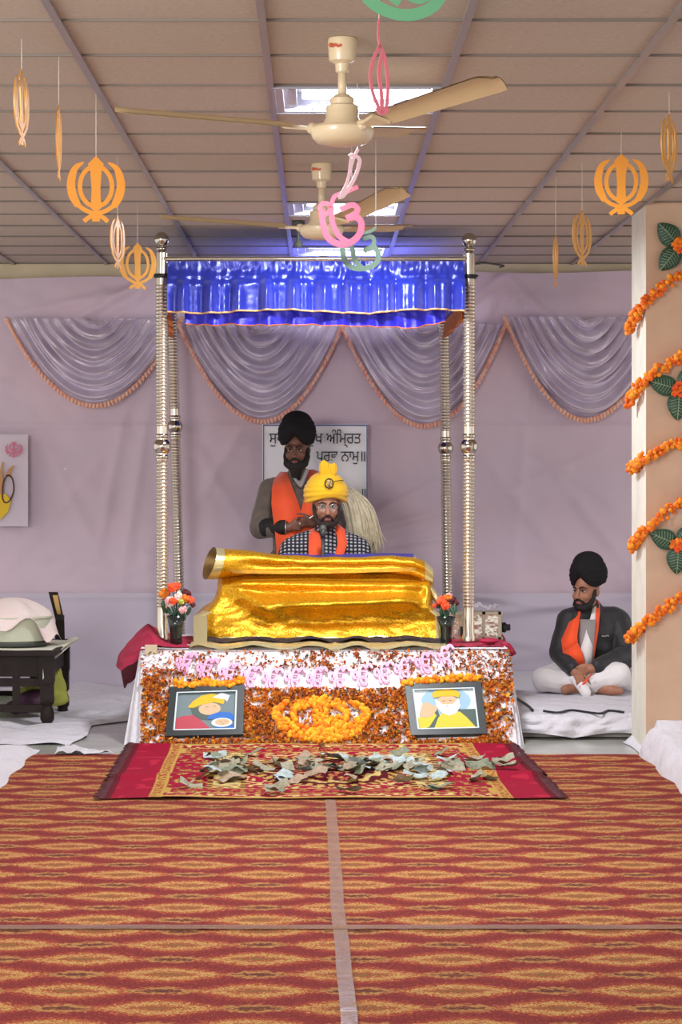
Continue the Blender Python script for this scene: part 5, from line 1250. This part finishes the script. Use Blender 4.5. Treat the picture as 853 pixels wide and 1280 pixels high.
# ------------------------------------------------------------------ pillar decorations
PX, PYF = 1.767, 12.5                                    # left face, front face
def garland(pts, label, ord_):
    k = MB(); path = []
    for px, py, y in pts:
        path.append(P(px, py, y))
    path = crv(path, 8); acc = 0
    for a, b in zip(path, path[1:]):
        L = (b-a).length; m = max(1, int(L/.0042))
        for q in range(m):
            c = a.lerp(b, q/m); an = R.uniform(0, TAU); r = R.uniform(.010, .016)
            mari(k, c+V((R.uniform(-.024, .018), R.uniform(-.022, .022), R.uniform(-.024, .024))), r, 3)
    tag(k.build('marigold_garland', ['gar_a', 'gar_b', 'gar_c']), label, 'garland', 'marigold garlands wound round the pillar')
G = [[(787, 413, 12.85), (795, 396, 12.62), (806, 380, 12.47), (815, 369, 12.45), (832, 357, 12.45), (853, 344, 12.45), (885, 326, 12.45)],
     [(786, 505, 12.85), (796, 487, 12.62), (808, 474, 12.46), (818, 465, 12.45), (836, 456, 12.45), (853, 446, 12.45), (885, 430, 12.45)],
     [(789, 586, 12.85), (798, 580, 12.62), (806, 573, 12.46), (820, 567, 12.45), (836, 560, 12.45), (853, 552, 12.45), (885, 538, 12.45)],
     [(791, 684, 12.85), (799, 674, 12.62), (808, 662, 12.46), (822, 650, 12.45), (838, 638, 12.45), (853, 628, 12.45), (885, 606, 12.45)],
     [(787, 799, 12.85), (797, 789, 12.62), (808, 780, 12.46), (824, 767, 12.45), (838, 757, 12.45), (853, 746, 12.45), (885, 722, 12.45)]]
for g_, w in zip(G, ['topmost orange marigold garland on the pillar, below the highest leaves', 'second marigold garland from the top on the pillar', 'middle marigold garland on the pillar, with a blunt knotted end', 'fourth marigold garland on the pillar, just above the lowest leaves', 'lowest marigold garland on the pillar, beside the seated man']): garland(g_, w, 0)
def leaves(cx, cy, dirs, label):
    c = P(cx, cy, 12.48); t = thing('leaf_cluster', label, 'leaf decoration', c, 'leaf clusters stuck on the pillar')
    s = 12.48/F
    for dx, dy, w in dirs:
        d = V((dx, 0, -dy)); L = d.length*s; d.normalize(); sd = V((-d.z, 0, d.x))
        def lp(u, v):
            ww = w*s*math.sin(PI*min(1, u**.8*.97+.03))**.75; q = (v-.5)*2
            return c+d*(u*L+.012)+sd*ww*q+V((0, -.010-.012*math.sin(PI*u)+.012*abs(q)+.003*math.sin(u*40)*abs(q), 0))
        lf = MB().grid(lp, 20, 8).build('leaf', 'leaf_green', t, fix=False)
        k = MB(); k.tube([lp(i/10, .5)+V((0, -.002, 0)) for i in range(11)], .002, 5)
        for i in range(3, 17, 2):
            for e in (.12, .88): k.tube([lp(i/20, .5)+V((0, -.002, 0)), lp(min(1, i/20+.09), lerp(.5, e, .95))+V((0, -.003, 0))], .0014, 4)
        k.build('vein', 'leaf_vein', lf)
    k = MB()
    for q in range(40):
        a = R.uniform(0, TAU); r = math.sqrt(R.random())*9*s; mari(k, c+V((math.cos(a)*r, -.025+R.uniform(-.008, .01), math.sin(a)*r)), R.uniform(.009, .014), 3)
    k.build('flower', ['flower_red', 'gar_a', 'gar_b'], t)
leaves(849, 308, [(-24, -27, 14), (-22, 28, 13), (26, 6, 14)], 'topmost green leaf cluster with orange flower on the pillar')
leaves(849, 487, [(-35, -10, 13), (-2, 36, 14), (22, -26, 13)], 'middle green leaf cluster with orange flower on the pillar')
leaves(848, 681, [(-33, -14, 13), (-2, 34, 14), (20, -20, 13)], 'lowest green leaf cluster with orange flower on the pillar')

# ------------------------------------------------------------------ light and camera
w = bpy.data.worlds.new('world'); scene.world = w; w.use_nodes = True
w.node_tree.nodes['Background'].inputs[0].default_value = (1.0, .965, .94, 1); w.node_tree.nodes['Background'].inputs[1].default_value = .92
def area(name, loc, target, sx, sy, power, c=(1, 1, 1)):
    l = bpy.data.lights.new(name, 'AREA'); l.shape = 'RECTANGLE'; l.size = sx; l.size_y = sy; l.energy = power; l.color = c
    o = bpy.data.objects.new(name, l); col.objects.link(o); o.location = loc; o.rotation_euler = (V(target)-V(loc)).to_track_quat('-Z', 'Y').to_euler(); return o
for i, j in lit: area('light_panel', (X0+i*tx+tx/2+.05, Y0+j*ty+ty/2, HT+.02), (X0+i*tx+tx/2+.05, Y0+j*ty+ty/2, 0), .45, .5, 64 if j < 12 else 22, (.93, .95, 1))
area('window_light', (-3.0, 3.0, 2.55), (.6, 16, 1.0), 2.2, 1.3, 240, (1, .98, .95))
cd = bpy.data.cameras.new('camera'); cam = bpy.data.objects.new('camera', cd); col.objects.link(cam)
cam.location = (0, 0, HC); cam.rotation_euler = (PI/2, 0, 0); cd.sensor_fit = 'AUTO'; cd.sensor_width = 36; cd.lens = F/1280*36
cd.shift_x = (426.5-CX)/1280; cd.shift_y = -(640-CY)/1280; cd.clip_end = 100
scene.camera = cam
vs = scene.view_settings; vs.view_transform = 'Standard'; vs.look = 'None'; vs.exposure = .44; vs.gamma = 1; vs.use_curve_mapping = False
